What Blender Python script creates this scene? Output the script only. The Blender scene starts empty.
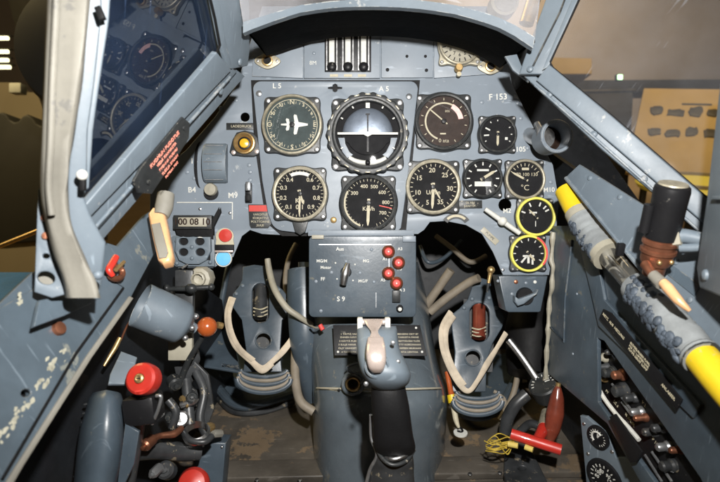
import bpy, bmesh, math, random
from mathutils import Vector, Matrix
random.seed(11)
R = math.radians
scene = bpy.context.scene
COL = scene.collection
# ------------------------------------------------------------------ camera space
FPX = 560.0                      # focal length in photo pixels (720 wide)
TH = R(16)
CAM = Vector((0, 0, 2.2))
FW = Vector((0, math.cos(TH), -math.sin(TH)))
UP = Vector((0, math.sin(TH), math.cos(TH)))
RT = Vector((1, 0, 0))
def ray(px, py): return FW + RT*((px-360)/FPX) + UP*((241-py)/FPX)
def W(px, py, d): return CAM + ray(px, py)*d

class Frame:
    def __init__(s, o, x, y, z): s.o, s.x, s.y, s.z = o, x.normalized(), y.normalized(), z.normalized()
    def w(s, x, y, z=0.0): return s.o + s.x*x + s.y*y + s.z*z
    def uv(s, px, py, dz=0.0):
        r = ray(px, py); o = s.o + s.z*dz
        t = (o-CAM).dot(s.z)/r.dot(s.z)
        p = CAM + r*t - o
        return (p.dot(s.x), p.dot(s.y))
    def at(s, px, py, dz=0.0):
        a, b = s.uv(px, py, dz); return s.w(a, b, dz)
def flat(px, py, d): return Frame(W(px, py, d), RT, UP, -FW)
def plane3(a, b, c):
    A, B, Cc = W(*a), W(*b), W(*c)
    n = (B-A).cross(Cc-A).normalized()
    if n.dot(CAM-A) < 0: n = -n
    x = RT - n*RT.dot(n)
    if x.length < .2: x = UP - n*UP.dot(n)
    x.normalize()
    return Frame(A, x, n.cross(x), n)
def axisframe(o, z, hint=None):
    z = z.normalized(); h = hint or UP
    if abs(z.dot(h)) > .95: h = RT
    x = h.cross(z).normalized()
    return Frame(o, x, z.cross(x), z)

# ------------------------------------------------------------------ mesh builder
class MB:
    def __init__(s): s.v = []; s.f = []
    def add(s, vs, fs):
        n = len(s.v); s.v += [Vector(p) for p in vs]; s.f += [[i+n for i in f] for f in fs]; return s
    def box(s, fr, cx, cy, cz, sx, sy, sz, bev=0.0, rot=0.0):
        bm = bmesh.new(); bmesh.ops.create_cube(bm, size=1)
        for v in bm.verts: v.co = Vector((v.co.x*sx, v.co.y*sy, v.co.z*sz))
        if bev > 0: bmesh.ops.bevel(bm, geom=bm.edges[:], offset=bev, segments=2, affect='EDGES', profile=.5)
        c, q = math.cos(rot), math.sin(rot)
        bm.verts.ensure_lookup_table()
        vs = [fr.w(cx+v.co.x*c-v.co.y*q, cy+v.co.x*q+v.co.y*c, cz+v.co.z) for v in bm.verts]
        fs = [[v.index for v in f.verts] for f in bm.faces]; bm.free()
        return s.add(vs, fs)
    def lathe(s, fr, prof, seg=40, cx=0, cy=0, arc=None):
        vs = []; fs = []; n = len(prof); full = arc is None
        m = seg if full else seg+1
        for i in range(m):
            a = 2*math.pi*i/seg if full else arc[0]+(arc[1]-arc[0])*i/seg
            for r, z in prof: vs.append(fr.w(cx+r*math.cos(a), cy+r*math.sin(a), z))
        for i in range(seg):
            j = (i+1) % m
            for k in range(n-1):
                q = [i*n+k, j*n+k, j*n+k+1, i*n+k+1]
                fs.append(q)
        return s.add(vs, fs)
    def sphere(s, fr, r, cx=0, cy=0, cz=0, sx=1, sy=1, sz=1, seg=20, ring=12):
        prof = [(max(1e-5, math.sin(math.pi*k/ring)), -math.cos(math.pi*k/ring)) for k in range(ring+1)]
        vs = []; fs = []; n = ring+1
        for i in range(seg):
            a = 2*math.pi*i/seg
            for p, z in prof: vs.append(fr.w(cx+r*sx*p*math.cos(a), cy+r*sy*p*math.sin(a), cz+r*sz*z))
        for i in range(seg):
            j = (i+1) % seg
            for k in range(n-1): fs.append([i*n+k, j*n+k, j*n+k+1, i*n+k+1])
        return s.add(vs, fs)
    def tube(s, pts, rad, seg=14, spline=True, caps=True, flatten=1.0, hint=None):
        if not isinstance(rad, (list, tuple)): rad = [rad]*len(pts)
        P = [Vector(p) for p in pts]; Rr = list(rad)
        if spline and len(P) > 2:
            Q = []; RR = []
            for i in range(len(P)-1):
                p0 = P[max(i-1, 0)]; p1 = P[i]; p2 = P[i+1]; p3 = P[min(i+2, len(P)-1)]
                for k in range(8):
                    t = k/8.0
                    Q.append(.5*((2*p1)+(p2-p0)*t+(2*p0-5*p1+4*p2-p3)*t*t+(3*p1-p0-3*p2+p3)*t**3))
                    RR.append(Rr[i]+(Rr[i+1]-Rr[i])*t)
            Q.append(P[-1]); RR.append(Rr[-1]); P, Rr = Q, RR
        h = hint or -FW
        vs = []; fs = []
        for i, p in enumerate(P):
            t = (P[min(i+1, len(P)-1)]-P[max(i-1, 0)]).normalized()
            a = h.cross(t)
            if a.length < .05: a = RT.cross(t)
            a.normalize(); b = t.cross(a).normalized()
            for k in range(seg):
                g = 2*math.pi*k/seg
                vs.append(p + a*(Rr[i]*math.cos(g)) + b*(Rr[i]*flatten*math.sin(g)))
        for i in range(len(P)-1):
            for k in range(seg):
                l = (k+1) % seg
                fs.append([i*seg+k, i*seg+l, (i+1)*seg+l, (i+1)*seg+k])
        if caps:
            fs.append(list(range(seg))[::-1]); fs.append([(len(P)-1)*seg+k for k in range(seg)])
        return s.add(vs, fs)
    def plate(s, fr, loops, thick, bev=0.0, z=0.0):
        """loops: local 2D metres; front face at z, going back by thick"""
        cu = bpy.data.curves.new('tmp', 'CURVE'); cu.dimensions = '2D'; cu.fill_mode = 'BOTH'
        cu.extrude = max(thick/2-bev, 1e-5); cu.bevel_depth = bev; cu.bevel_resolution = 2; cu.offset = -bev
        for lp in loops:
            sp = cu.splines.new('POLY'); sp.points.add(len(lp)-1); sp.use_cyclic_u = True
            for i, (x, y) in enumerate(lp): sp.points[i].co = (x*10, y*10, 0, 1)
        # work at 10x so the fill tolerance does not merge tiny outlines
        cu.extrude *= 10; cu.bevel_depth *= 10; cu.offset *= 10
        s._curve(cu, fr, z-thick/2, .1); return s
    def _curve(s, cu, fr, z, k, T=None):
        o = bpy.data.objects.new('tmp', cu); COL.objects.link(o)
        dg = bpy.context.evaluated_depsgraph_get()
        me = bpy.data.meshes.new_from_object(o.evaluated_get(dg))
        vs = []
        for v in me.vertices:
            x, y, zz = v.co*k
            if T: x, y = T(x, y)
            vs.append(fr.w(x, y, z+zz))
        s.add(vs, [list(p.vertices) for p in me.polygons])
        bpy.data.meshes.remove(me); bpy.data.objects.remove(o); bpy.data.curves.remove(cu)
    def ppx(s, fr, loops, thick, bev=0.0, dz=0.0):
        return s.plate(fr, [[fr.uv(x, y, dz) for x, y in lp] for lp in loops], thick, bev, dz)
    def text(s, fr, txt, x, y, h, z=0.0, rot=0.0, depth=.0002, align='CENTER', bold=0.0, sx=1.0):
        cu = bpy.data.curves.new('tmp', 'FONT'); cu.body = txt; cu.size = 10*h/.72; cu.align_x = align; cu.align_y = 'CENTER'
        cu.extrude = depth*10; cu.offset = bold*h*10; cu.resolution_u = 3
        c, q = math.cos(rot), math.sin(rot)
        s._curve(cu, fr, z, .1, lambda a, b: (x+a*sx*c-b*q, y+a*sx*q+b*c)); return s
    def loft(s, rows, closed=True, caps=True):
        n = len(rows[0]); vs = [p for r in rows for p in r]; fs = []
        for i in range(len(rows)-1):
            for k in range(n if closed else n-1):
                l = (k+1) % n
                fs.append([i*n+k, i*n+l, (i+1)*n+l, (i+1)*n+k])
        if caps: fs.append(list(range(n))[::-1]); fs.append([(len(rows)-1)*n+k for k in range(n)])
        return s.add(vs, fs)

ORG = {}
def tag(o, label=None, cat=None, group=None, kind=None):
    if label: o['label'] = label
    if cat: o['category'] = cat
    if group: o['group'] = group
    if kind: o['kind'] = kind
    return o
def thing(name, label, cat, loc, group=None):
    o = bpy.data.objects.new(name, None); o.empty_display_size = .01; COL.objects.link(o)
    o.location = loc; ORG[o] = Vector(loc)
    return tag(o, label, cat, group)
def mk(name, mb, mat, origin, smooth=35, mods=None):
    me = bpy.data.meshes.new(name)
    me.from_pydata([tuple(v-origin) for v in mb.v], [], mb.f); me.validate()
    bm = bmesh.new(); bm.from_mesh(me); bmesh.ops.remove_doubles(bm, verts=bm.verts, dist=2e-6)
    bmesh.ops.recalc_face_normals(bm, faces=bm.faces); bm.to_mesh(me); bm.free()
    me.materials.append(mat)
    me.polygons.foreach_set('use_smooth', [True]*len(me.polygons)); me.set_sharp_from_angle(angle=R(smooth))
    return bpy.data.objects.new(name, me)
def part(name, mb, mat, parent, label=None, smooth=35):
    org = ORG[parent]
    o = mk(name, mb, mat, org, smooth); COL.objects.link(o); o.parent = parent; ORG[o] = org
    if label: o['label'] = label
    return o
def solo(name, mb, mat, label=None, cat=None, group=None, kind=None, smooth=35):
    c = sum(mb.v, Vector())/len(mb.v)
    o = mk(name, mb, mat, c, smooth); o.location = c; COL.objects.link(o); ORG[o] = c
    return tag(o, label, cat, group, kind)
def circ(cx, cy, r, n=24, ry=None, rot=0):
    ry = ry or r
    return [(cx+r*math.cos(2*math.pi*i/n)*math.cos(rot)-ry*math.sin(2*math.pi*i/n)*math.sin(rot),
             cy+r*math.cos(2*math.pi*i/n)*math.sin(rot)+ry*math.sin(2*math.pi*i/n)*math.cos(rot)) for i in range(n)]
def rrect(x0, y0, x1, y1, r, n=5):
    out = []
    for cx, cy, a0 in ((x1-r, y1-r, 0), (x0+r, y1-r, 90), (x0+r, y0+r, 180), (x1-r, y0+r, 270)):
        for k in range(n+1):
            a = R(a0+90*k/n); out.append((cx+r*math.cos(a), cy+r*math.sin(a)))
    return out
def slot(x0, y0, x1, y1, n=8):        # px slot, vertical
    r = (x1-x0)/2; cx = (x0+x1)/2; out = []
    for k in range(n+1): a = math.pi+math.pi*k/n; out.append((cx+r*math.cos(a), y0+r+r*math.sin(a)))
    for k in range(n+1): a = math.pi*k/n; out.append((cx+r*math.cos(a), y1-r+r*math.sin(a)))
    return out

# ------------------------------------------------------------------ materials
def mat(name, col, rough=.5, metal=0.0, var=.12, vscale=30, wear=None, wearamt=.0, wscale=25, bump=.15, bscale=250, coat=0.0, spec=.5, dirt=0.0, scr=0.0, edge=None):
    m = bpy.data.materials.new(name); m.use_nodes = True; nt = m.node_tree; N = nt.nodes; L = nt.links
    b = N['Principled BSDF']; tc = N.new('ShaderNodeTexCoord')
    def noise(sc, det=5, ro=.6, off=0):
        mp = N.new('ShaderNodeMapping'); mp.inputs['Location'].default_value = (off, off*.7, off*1.3)
        L.new(tc.outputs['Object'], mp.inputs['Vector'])
        n = N.new('ShaderNodeTexNoise'); n.inputs['Scale'].default_value = sc; n.inputs['Detail'].default_value = det
        n.inputs['Roughness'].default_value = ro; L.new(mp.outputs[0], n.inputs['Vector']); return n
    n1 = noise(vscale)
    cr = N.new('ShaderNodeValToRGB')
    cr.color_ramp.elements[0].position = .3; cr.color_ramp.elements[1].position = .7
    cr.color_ramp.elements[0].color = tuple(max(0, c*(1-var)) for c in col)+(1,)
    cr.color_ramp.elements[1].color = tuple(min(1, c*(1+var)) for c in col)+(1,)
    L.new(n1.outputs['Fac'], cr.inputs[0]); out = cr.outputs[0]
    if wear:
        n2 = noise(wscale, 9, .72, 3.1); c2 = N.new('ShaderNodeValToRGB')
        c2.color_ramp.elements[0].position = .60-wearamt; c2.color_ramp.elements[1].position = .615-wearamt
        c2.color_ramp.elements[0].color = (0, 0, 0, 1); c2.color_ramp.elements[1].color = (1, 1, 1, 1)
        L.new(n2.outputs['Fac'], c2.inputs[0])
        mx = N.new('ShaderNodeMix'); mx.data_type = 'RGBA'; L.new(c2.outputs[0], mx.inputs[0]); L.new(out, mx.inputs[6])
        mx.inputs[7].default_value = tuple(wear)+(1,); out = mx.outputs[2]
    if dirt:
        n5 = noise(7, 8, .68, 5.5); m5 = N.new('ShaderNodeMapRange'); m5.inputs['From Min'].default_value = .35; m5.inputs['From Max'].default_value = .7
        m5.inputs['To Min'].default_value = 1-dirt; m5.inputs['To Max'].default_value = 1; L.new(n5.outputs['Fac'], m5.inputs[0])
        mm = N.new('ShaderNodeMix'); mm.data_type = 'RGBA'; mm.blend_type = 'MULTIPLY'; mm.inputs[0].default_value = 1
        L.new(out, mm.inputs[6]); L.new(m5.outputs[0], mm.inputs[7]); out = mm.outputs[2]
    if edge:
        bv = N.new('ShaderNodeBevel'); bv.samples = 4; bv.inputs['Radius'].default_value = .0011
        ge = N.new('ShaderNodeNewGeometry'); dt = N.new('ShaderNodeVectorMath'); dt.operation = 'DOT_PRODUCT'
        L.new(bv.outputs[0], dt.inputs[0]); L.new(ge.outputs['Normal'], dt.inputs[1])
        n8 = noise(55, 6, .7, 9.1); e1 = N.new('ShaderNodeMapRange'); e1.inputs['From Min'].default_value = .97; e1.inputs['From Max'].default_value = .86; L.new(dt.outputs['Value'], e1.inputs[0])
        e2 = N.new('ShaderNodeMapRange'); e2.inputs['From Min'].default_value = .50; e2.inputs['From Max'].default_value = .56; L.new(n8.outputs['Fac'], e2.inputs[0])
        em = N.new('ShaderNodeMath'); em.operation = 'MULTIPLY'; L.new(e1.outputs[0], em.inputs[0]); L.new(e2.outputs[0], em.inputs[1])
        ex = N.new('ShaderNodeMix'); ex.data_type = 'RGBA'; L.new(em.outputs[0], ex.inputs[0]); L.new(out, ex.inputs[6]); ex.inputs[7].default_value = tuple(edge)+(1,); out = ex.outputs[2]
    if scr:
        mp = N.new('ShaderNodeMapping'); mp.inputs['Rotation'].default_value = (.3, .9, .5); mp.inputs['Scale'].default_value = (18, 220, 18)
        L.new(tc.outputs['Object'], mp.inputs[0]); n6 = N.new('ShaderNodeTexNoise'); n6.inputs['Scale'].default_value = 1.6; n6.inputs['Detail'].default_value = 3
        L.new(mp.outputs[0], n6.inputs['Vector']); m6 = N.new('ShaderNodeMapRange'); m6.inputs['From Min'].default_value = .66; m6.inputs['From Max'].default_value = .70; m6.inputs['To Max'].default_value = scr
        L.new(n6.outputs['Fac'], m6.inputs[0]); m7 = N.new('ShaderNodeMix'); m7.data_type = 'RGBA'; L.new(m6.outputs[0], m7.inputs[0]); L.new(out, m7.inputs[6])
        m7.inputs[7].default_value = tuple(min(1, c*1.9+.06) for c in col)+(1,); out = m7.outputs[2]
    L.new(out, b.inputs['Base Color'])
    n3 = noise(vscale*3, 4, .6, 7.7); mr = N.new('ShaderNodeMapRange'); mr.inputs['To Min'].default_value = max(.03, rough-.13); mr.inputs['To Max'].default_value = min(1, rough+.13)
    L.new(n3.outputs['Fac'], mr.inputs[0]); L.new(mr.outputs[0], b.inputs['Roughness'])
    b.inputs['Metallic'].default_value = metal; b.inputs['Specular IOR Level'].default_value = spec
    b.inputs['Coat Weight'].default_value = coat
    if bump:
        n4 = noise(bscale, 3, .6, 1.3); bp = N.new('ShaderNodeBump'); bp.inputs['Strength'].default_value = bump; bp.inputs['Distance'].default_value = .0006
        L.new(n4.outputs['Fac'], bp.inputs['Height']); L.new(bp.outputs[0], b.inputs['Normal'])
    return m
def glassmat(name, dust_haze=.02, dust_haze_col=(.6, .62, .66), ior=1.5, scratch=0.0, tint=(1, 1, 1), boost=1.0):
    m = bpy.data.materials.new(name); m.use_nodes = True; nt = m.node_tree; N = nt.nodes; L = nt.links
    N.remove(N['Principled BSDF']); out = N['Material Output']
    tr = N.new('ShaderNodeBsdfTransparent'); tr.inputs[0].default_value = tint+(1,)
    gl = N.new('ShaderNodeBsdfGlossy'); gl.inputs['Roughness'].default_value = .015
    fr = N.new('ShaderNodeFresnel'); fr.inputs['IOR'].default_value = ior
    mu = N.new('ShaderNodeMath'); mu.operation = 'MULTIPLY'; mu.inputs[1].default_value = boost; mu.use_clamp = True; L.new(fr.outputs[0], mu.inputs[0])
    m1 = N.new('ShaderNodeMixShader'); L.new(mu.outputs[0], m1.inputs[0]); L.new(tr.outputs[0], m1.inputs[1]); L.new(gl.outputs[0], m1.inputs[2])
    df = N.new('ShaderNodeBsdfDiffuse'); df.inputs[0].default_value = dust_haze_col+(1,)
    tc = N.new('ShaderNodeTexCoord'); n = N.new('ShaderNodeTexNoise'); n.inputs['Scale'].default_value = 14; n.inputs['Detail'].default_value = 8; n.inputs['Roughness'].default_value = .7
    L.new(tc.outputs['Object'], n.inputs['Vector'])
    mr = N.new('ShaderNodeMapRange'); mr.inputs['From Min'].default_value = .3; mr.inputs['From Max'].default_value = .75
    mr.inputs['To Min'].default_value = dust_haze*.4; mr.inputs['To Max'].default_value = dust_haze*1.6; L.new(n.outputs['Fac'], mr.inputs[0])
    fac = mr.outputs[0]
    if scratch:
        mp = N.new('ShaderNodeMapping'); mp.inputs['Rotation'].default_value = (.2, .5, .8); mp.inputs['Scale'].default_value = (4, 60, 4)
        L.new(tc.outputs['Object'], mp.inputs[0]); n2 = N.new('ShaderNodeTexNoise'); n2.inputs['Scale'].default_value = 4; n2.inputs['Detail'].default_value = 2
        L.new(mp.outputs[0], n2.inputs['Vector']); m2 = N.new('ShaderNodeMapRange'); m2.inputs['From Min'].default_value = .68; m2.inputs['From Max'].default_value = .74; m2.inputs['To Max'].default_value = scratch
        L.new(n2.outputs['Fac'], m2.inputs[0]); ad = N.new('ShaderNodeMath'); ad.operation = 'ADD'; L.new(fac, ad.inputs[0]); L.new(m2.outputs[0], ad.inputs[1]); fac = ad.outputs[0]
    m3 = N.new('ShaderNodeMixShader'); L.new(fac, m3.inputs[0]); L.new(m1.outputs[0], m3.inputs[1]); L.new(df.outputs[0], m3.inputs[2])
    L.new(m3.outputs[0], out.inputs[0]); return m
def emit(name, col, st):
    m = bpy.data.materials.new(name); m.use_nodes = True; N = m.node_tree.nodes; b = N['Principled BSDF']
    b.inputs['Base Color'].default_value = tuple(col)+(1,); b.inputs['Emission Color'].default_value = tuple(col)+(1,); b.inputs['Emission Strength'].default_value = st
    return m
M = dict(
 panel=mat('panel_paint', (.190, .224, .262), .45, bump=.05, edge=(.50, .50, .48), wear=(.34, .36, .37), wearamt=-.035, wscale=45, var=.10, vscale=12, dirt=.16, scr=.3),
 frame=mat('frame_paint', (.130, .162, .192), .50, edge=(.45, .45, .42), wear=(.28, .29, .29), wearamt=-.035, wscale=35, var=.12, vscale=14, dirt=.22, scr=.35),
 blue=mat('interior_paint', (.062, .084, .106), .36, edge=(.26, .25, .22), wear=(.15, .15, .13), wearamt=-.03, wscale=40, var=.2, vscale=18, dirt=.3, scr=.3),
 tunnel=mat('gloss_grey_paint', (.098, .120, .138), .25, edge=(.3, .28, .24), wear=(.18, .175, .15), wearamt=-.035, wscale=30, var=.22, vscale=9, bump=.25, bscale=90, dirt=.3, scr=.35, coat=.35),
 sill=mat('worn_sill_paint', (.078, .104, .128), .34, edge=(.36, .32, .24), wear=(.20, .21, .19), wearamt=-.01, wscale=11, var=.25, vscale=10, dirt=.35, scr=.4),
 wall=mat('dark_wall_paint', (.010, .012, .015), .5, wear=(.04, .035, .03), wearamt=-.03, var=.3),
 black=mat('black_enamel', (.009, .009, .010), .42, spec=.22, wear=(.10, .095, .085), wearamt=-.04, wscale=90),
 gauge=mat('gauge_housing', (.022, .024, .025), .42, spec=.35, edge=(.16, .15, .12), wear=(.25, .23, .19), wearamt=-.03, wscale=120, var=.3, vscale=80),
 rubber=mat('black_rubber', (.006, .006, .0065), .6, spec=.2, bump=.3),
 drum=mat('silver_drum', (.20, .235, .29), .36, metal=.6, var=.15),
 felt=mat('black_felt', (.004, .004, .004), .95, bump=.3, spec=.1),
 dial=mat('dial_face', (.005, .005, .006), .7, spec=.15, bump=0, var=.3),
 dialgrey=mat('teal_dial', (.032, .046, .046), .6, spec=.2, bump=0, var=.3, vscale=80),
 dialbrown=mat('brown_dial', (.026, .015, .011), .6, spec=.2, bump=0, var=.3, vscale=80),
 cream=mat('cream_paint', (.42, .38, .27), .6, var=.12, vscale=200, bump=0),
 white=mat('white_paint', (.55, .55, .51), .6, var=.08, vscale=200, bump=0),
 pink=mat('faded_pink', (.75, .45, .42), .6, var=.2, vscale=200, bump=0),
 redp=mat('red_paint', (.55, .03, .018), .42, dirt=.45, scr=.3, var=.12, coat=.3, bump=.1),
 redmark=mat('red_marking', (.6, .06, .05), .6, bump=0),
 yellow=mat('yellow_paint', (.62, .44, .012), .45, var=.08, wear=(.5, .42, .1), wearamt=-.04),
 yelring=mat('yellow_ring', (.72, .66, .12), .5, var=.15, vscale=150),
 orange=mat('orange_bakelite', (.42, .09, .02), .25, dirt=.3, var=.15, coat=.5, bump=0),
 brass=mat('brass', (.50, .34, .15), .38, metal=.8, var=.25, vscale=120),
 copper=mat('copper', (.34, .14, .08), .38, metal=.75, dirt=.5, var=.35, vscale=70),
 chrome=mat('worn_chrome', (.62, .52, .47), .28, metal=.55, var=.12, vscale=60, bump=.1),
 steel=mat('steel', (.55, .55, .55), .35, metal=1, var=.2, vscale=100),
 alu=mat('dull_aluminium', (.36, .37, .38), .34, metal=.8, var=.25, vscale=90),
 ring=mat('weathered_ring', (.36, .33, .25), .42, metal=.4, var=.3, vscale=150),
 leather=mat('cream_leather', (.60, .51, .39), .7, dirt=.25, var=.25, vscale=40, bump=.5, bscale=300),
 tanplastic=mat('tan_bakelite', (.60, .34, .17), .35, var=.25, vscale=25, coat=.3),
 seal=mat('cream_seal', (.21, .20, .17), .65, var=.18, vscale=16, wear=(.16, .155, .14), wearamt=-.02, wscale=20, bump=.6, bscale=60, dirt=.3),
 pipe=mat('beige_hose', (.20, .17, .13), .6, var=.2, vscale=50),
 cloth=mat('grey_wrapping', (.20, .215, .22), .75, var=.3, vscale=35, bump=.9, bscale=120),
 lumps=mat('blue_grey_putty', (.055, .07, .09), .6, var=.3, vscale=60, bump=.8, bscale=150),
 wood=mat('brown_handle', (.16, .035, .02), .22, var=.35, vscale=30, coat=.5, bump=0),
 floor=mat('dirty_floor', (.095, .083, .068), .45, dirt=.45, scr=.3, wear=(.19, .14, .09), wearamt=.05, wscale=14, var=.45, vscale=12, bump=.6, bscale=60),
 bluedot=mat('light_blue', (.12, .42, .72), .45, bump=0),
 grime=mat('dark_fittings', (.03, .032, .034), .4, wear=(.2, .17, .12), wearamt=.0, wscale=60, var=.5),
 clearmetal=mat('pale_plate', (.30, .28, .22), .5, var=.2),
 glass=glassmat('gauge_glass', dust_haze=.006),
 pane=glassmat('side_pane', dust_haze=.065, dust_haze_col=(.10, .17, .34), scratch=.16, ior=1.6, boost=1.8),  # navy dust tint paints in the blue tone the left pane reflects
 paner=glassmat('side_pane_warm', dust_haze=.045, dust_haze_col=(.32, .34, .38), scratch=.2, ior=1.5, boost=1.2),
 panef=glassmat('front_pane', dust_haze=.18, dust_haze_col=(.55, .55, .58), scratch=.25, ior=1.5),
 tubeglass=glassmat('sight_glass', dust_haze=.07, dust_haze_col=(.6, .6, .55), ior=1.5, boost=1.5),
 hfloor=mat('hangar_floor', (.30, .20, .08), .35, var=.15, vscale=.8, bump=0),
 hwall=mat('hangar_wall', (.24, .20, .14), .8, var=.12, vscale=.6, bump=0),
 hdark=mat('hangar_dark', (.014, .012, .008), .7, var=.3, vscale=1.5, bump=0),
 board=mat('display_board', (.40, .29, .12), .7, var=.1, vscale=3, bump=0),
 photo=mat('dark_photographs', (.03, .025, .015), .5, var=.6, vscale=12, bump=0),
 tubelamp=emit('lamp_tube', (1, .93, .55), 3.0),
 exitlamp=emit('exit_lamp', (.55, 1, .5), 4.0),
)
# ================================================================== INSTRUMENT PANEL
DP = .72; DS = .713            # depth of the panel and of the raised blind-flying panel
def L2(fr, pts, dz=0): return [fr.uv(x, y, dz) for x, y in pts]

def rivets(fr, pts, r, mt, parent, name='rivet', dz=0, h=.0012, slot_=False):
    for (x, y) in pts:
        a, b = fr.uv(x, y, dz); m = MB()
        m.lathe(fr, [(1e-5, dz+h), (r*.5, dz+h*.92), (r*.85, dz+h*.6), (r, dz)], 14, a, b)
        part(name, m, mt, parent)

pf = flat(360, 241, DP)
panel = thing('instrument_panel', 'blue grey instrument board of thin painted sheet metal carrying all the round gauges', 'instrument panel', W(360, 232, DP))
out = [(236, 86), (262, 6), (505, 6), (508, 60), (512, 84), (524, 108), (540, 140), (553, 165), (559, 200), (556, 236), (549, 275), (503, 275),
       (493, 252), (482, 234), (466, 225), (446, 221), (430, 222), (424, 230), (418, 234), (300, 236), (262, 234), (250, 230), (242, 236), (233, 257), (213, 268),
       (166, 268), (150, 240), (150, 180), (186, 150), (214, 118)]
holes = [circ(245, 117, 4.6), circ(505, 205, 6.5, 14)]
m = MB().ppx(pf, [out]+holes, .003, .0005); part('board', m, M['panel'], panel)
rivets(pf, [(264, 92), (221, 108), (194, 178), (249, 165), (250, 172), (250, 180), (518, 103), (521, 118), (528, 148), (551, 182), (545, 163), (482, 102), (236, 100), (187, 172)], .0028, M['panel'], panel)
rivets(pf, [(200, 209), (230, 213), (503, 270), (545, 269)], .0022, M['steel'], panel, 'screw')
# hand painted marks
for t, x, y, h in (('15', 194, 161, 5.5), ('B4', 192, 190, 5.5), ('M9', 233, 195.5, 5.5), ('F 153', 498, 97, 6), ('F105', 519, 149.5, 5), ('M10', 549, 190, 4.6), ('M2', 507, 211, 4.6)):
    S = DP/FPX; a, b = pf.uv(x, y)
    part('hand_lettering', MB().text(pf, t, a, b, h*S, .0002, rot=.04, bold=.02), M['white'], panel)
# raised line frame of counter box
m = MB()
for (x0, y0, x1, y1) in ((177, 202, 232, 203), (232, 202, 233, 219.5)):
    a, b = pf.uv((x0+x1)/2, (y0+y1)/2); m.box(pf, a, b, .0006, (x1-x0)*DP/FPX, (y1-y0)*DP/FPX, .0012, .0003)
part('raised_line', m, M['white'], panel)
# label strips
def strip(x, y, w, h, rot, lines, mt, tm, parent, name='label_plate', d=DP, th=3.2, fr=None):
    S = d/FPX; fr = fr or pf; a, b = fr.uv(x, y)
    m = MB().box(fr, a, b, .0007, w*S, h*S, .0014, .0003, rot)
    p = part(name, m, mt, parent)
    t = MB(); n = len(lines)
    for i, s_ in enumerate(lines):
        oy = ((n-1)/2-i)*th*1.25*S
        t.text(fr, s_, a-oy*math.sin(rot), b+oy*math.cos(rot), th*S*.8, .0015, rot)
    part('lettering', t, tm, p); return p
strip(241.5, 126.5, 30, 7, 0, ['LADEDRUCK'], M['gauge'], M['cream'], panel)
strip(470, 204.5, 24, 8, .02, ['ÖL EIN', 'KRAFTST.'], M['gauge'], M['cream'], panel, th=2.6)
strip(489.5, 236, 21, 6, -.75, ['PUMPE'], M['clearmetal'], M['gauge'], panel)
a_, b_ = pf.uv(456, 229)
S = DP/FPX
m = MB().lathe(pf, [(10.5*S, .0003), (10.5*S, .0018), (16*S, .0018), (16*S, .0003), (10.5*S, .0003)], 14, a_, b_, (R(35), R(145)))
part('label_plate', m, M['gauge'], panel)
m = MB().lathe(pf, [(12*S, .0019), (12*S, .0022), (14.4*S, .0022), (14.4*S, .0019)], 14, a_, b_, (R(48), R(132))); part('label_plate', m, M['cream'], panel)
# upper strip plates
mu = MB().ppx(flat(360, 241, DP-.004), [[(304, 6), (380, 6), (380, 78), (304, 78)]], .004, .0006); part('upper_plate', mu, M['panel'], panel)
p1 = flat(360, 241, DP-.003)
mu = MB().ppx(p1, [[(381.5, 6), (433, 6), (433, 77.5), (381.5, 77.5)]], .003, .0005); part('upper_plate', mu, M['panel'], panel)
mu = MB().ppx(p1, [[(253, 52), (262, 6), (303, 6), (303, 78), (252, 76)], circ(315, 73, 1.4, 10)][:1], .002, .0005); part('upper_plate', mu, M['panel'], panel)
mu = MB().ppx(p1, [[(434, 6), (500, 6), (508, 60), (490, 74), (434, 78)]], .002, .0005); part('upper_plate', mu, M['panel'], panel)
f4 = flat(360, 241, DP-.0041)
for x, y, q in ((407, 56, 1.5), (425.5, 56, 1.5), (387.5, 69.5, 1.8), (426.5, 70, 1.7), (315, 73, 1.4)):
    a, b = f4.uv(x, y); part('hole', MB().lathe(f4, [(1e-5, -.0002), (q*DP/FPX, -.0002), (q*DP/FPX, -.002)], 12, a, b), M['rubber'], panel)  # black discs stand in for the shade inside drilled holes
rivets(f4, [(314, 53)], .0022, M['panel'], panel)
m = MB()
for x in (334, 348, 362):
    a, b = f4.uv(x, 75.5); m.box(f4, a, b, .0002, 8*S, 2.6*S, .0004)
part('caption', m, M['cream'], panel)
a, b = f4.uv(313, 63); part('caption', MB().text(f4, '8M', a, b, 4*S, .0003), M['white'], panel)
# raised blind flying panel
sf = flat(360, 241, DS)
def arcpts(cx, cy, r, a0, a1, n=7): return [(cx+r*math.cos(R(a0+(a1-a0)*k/n)), cy-r*math.sin(R(a0+(a1-a0)*k/n))) for k in range(n+1)]
bout = arcpts(410, 89, 8, 0, 90)+arcpts(261, 89, 8, 90, 180)+[(257, 130), (262, 180), (268, 214)]+arcpts(284, 217, 14, 190, 262)+[(300, 233), (396, 233)]+[(401, 228), (405, 200), (411, 150)]
kh = [(328, 87), (332.5, 86.5), (333, 84.5), (335, 83.5), (337, 84.5), (337.5, 86.5), (342, 87), (342, 88.5), (337.5, 89), (337, 91), (335, 92), (333, 91), (332.5, 89), (328, 88.5)]
bp = thing('blind_flying_panel', 'raised inner sheet metal panel with rounded corners holding four gauges around the horizon', 'panel plate', sf.at(330, 160))
part('plate', MB().ppx(sf, [bout, kh], .0045, .0009), M['panel'], bp)
part('gap_liner', MB().ppx(flat(360, 241, DS+.0052), [[(251, 80), (420, 80), (406, 232), (400, 236), (282, 236), (266, 222), (254, 140)]], .0008), M['rubber'], bp)
rivets(sf, [(259, 93.5), (409, 96.5)], .0042, M['alu'], bp, 'fastener', h=.002)
rivets(sf, [(333.5, 220)], .0042, M['brass'], bp, 'fastener', h=.002)
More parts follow.
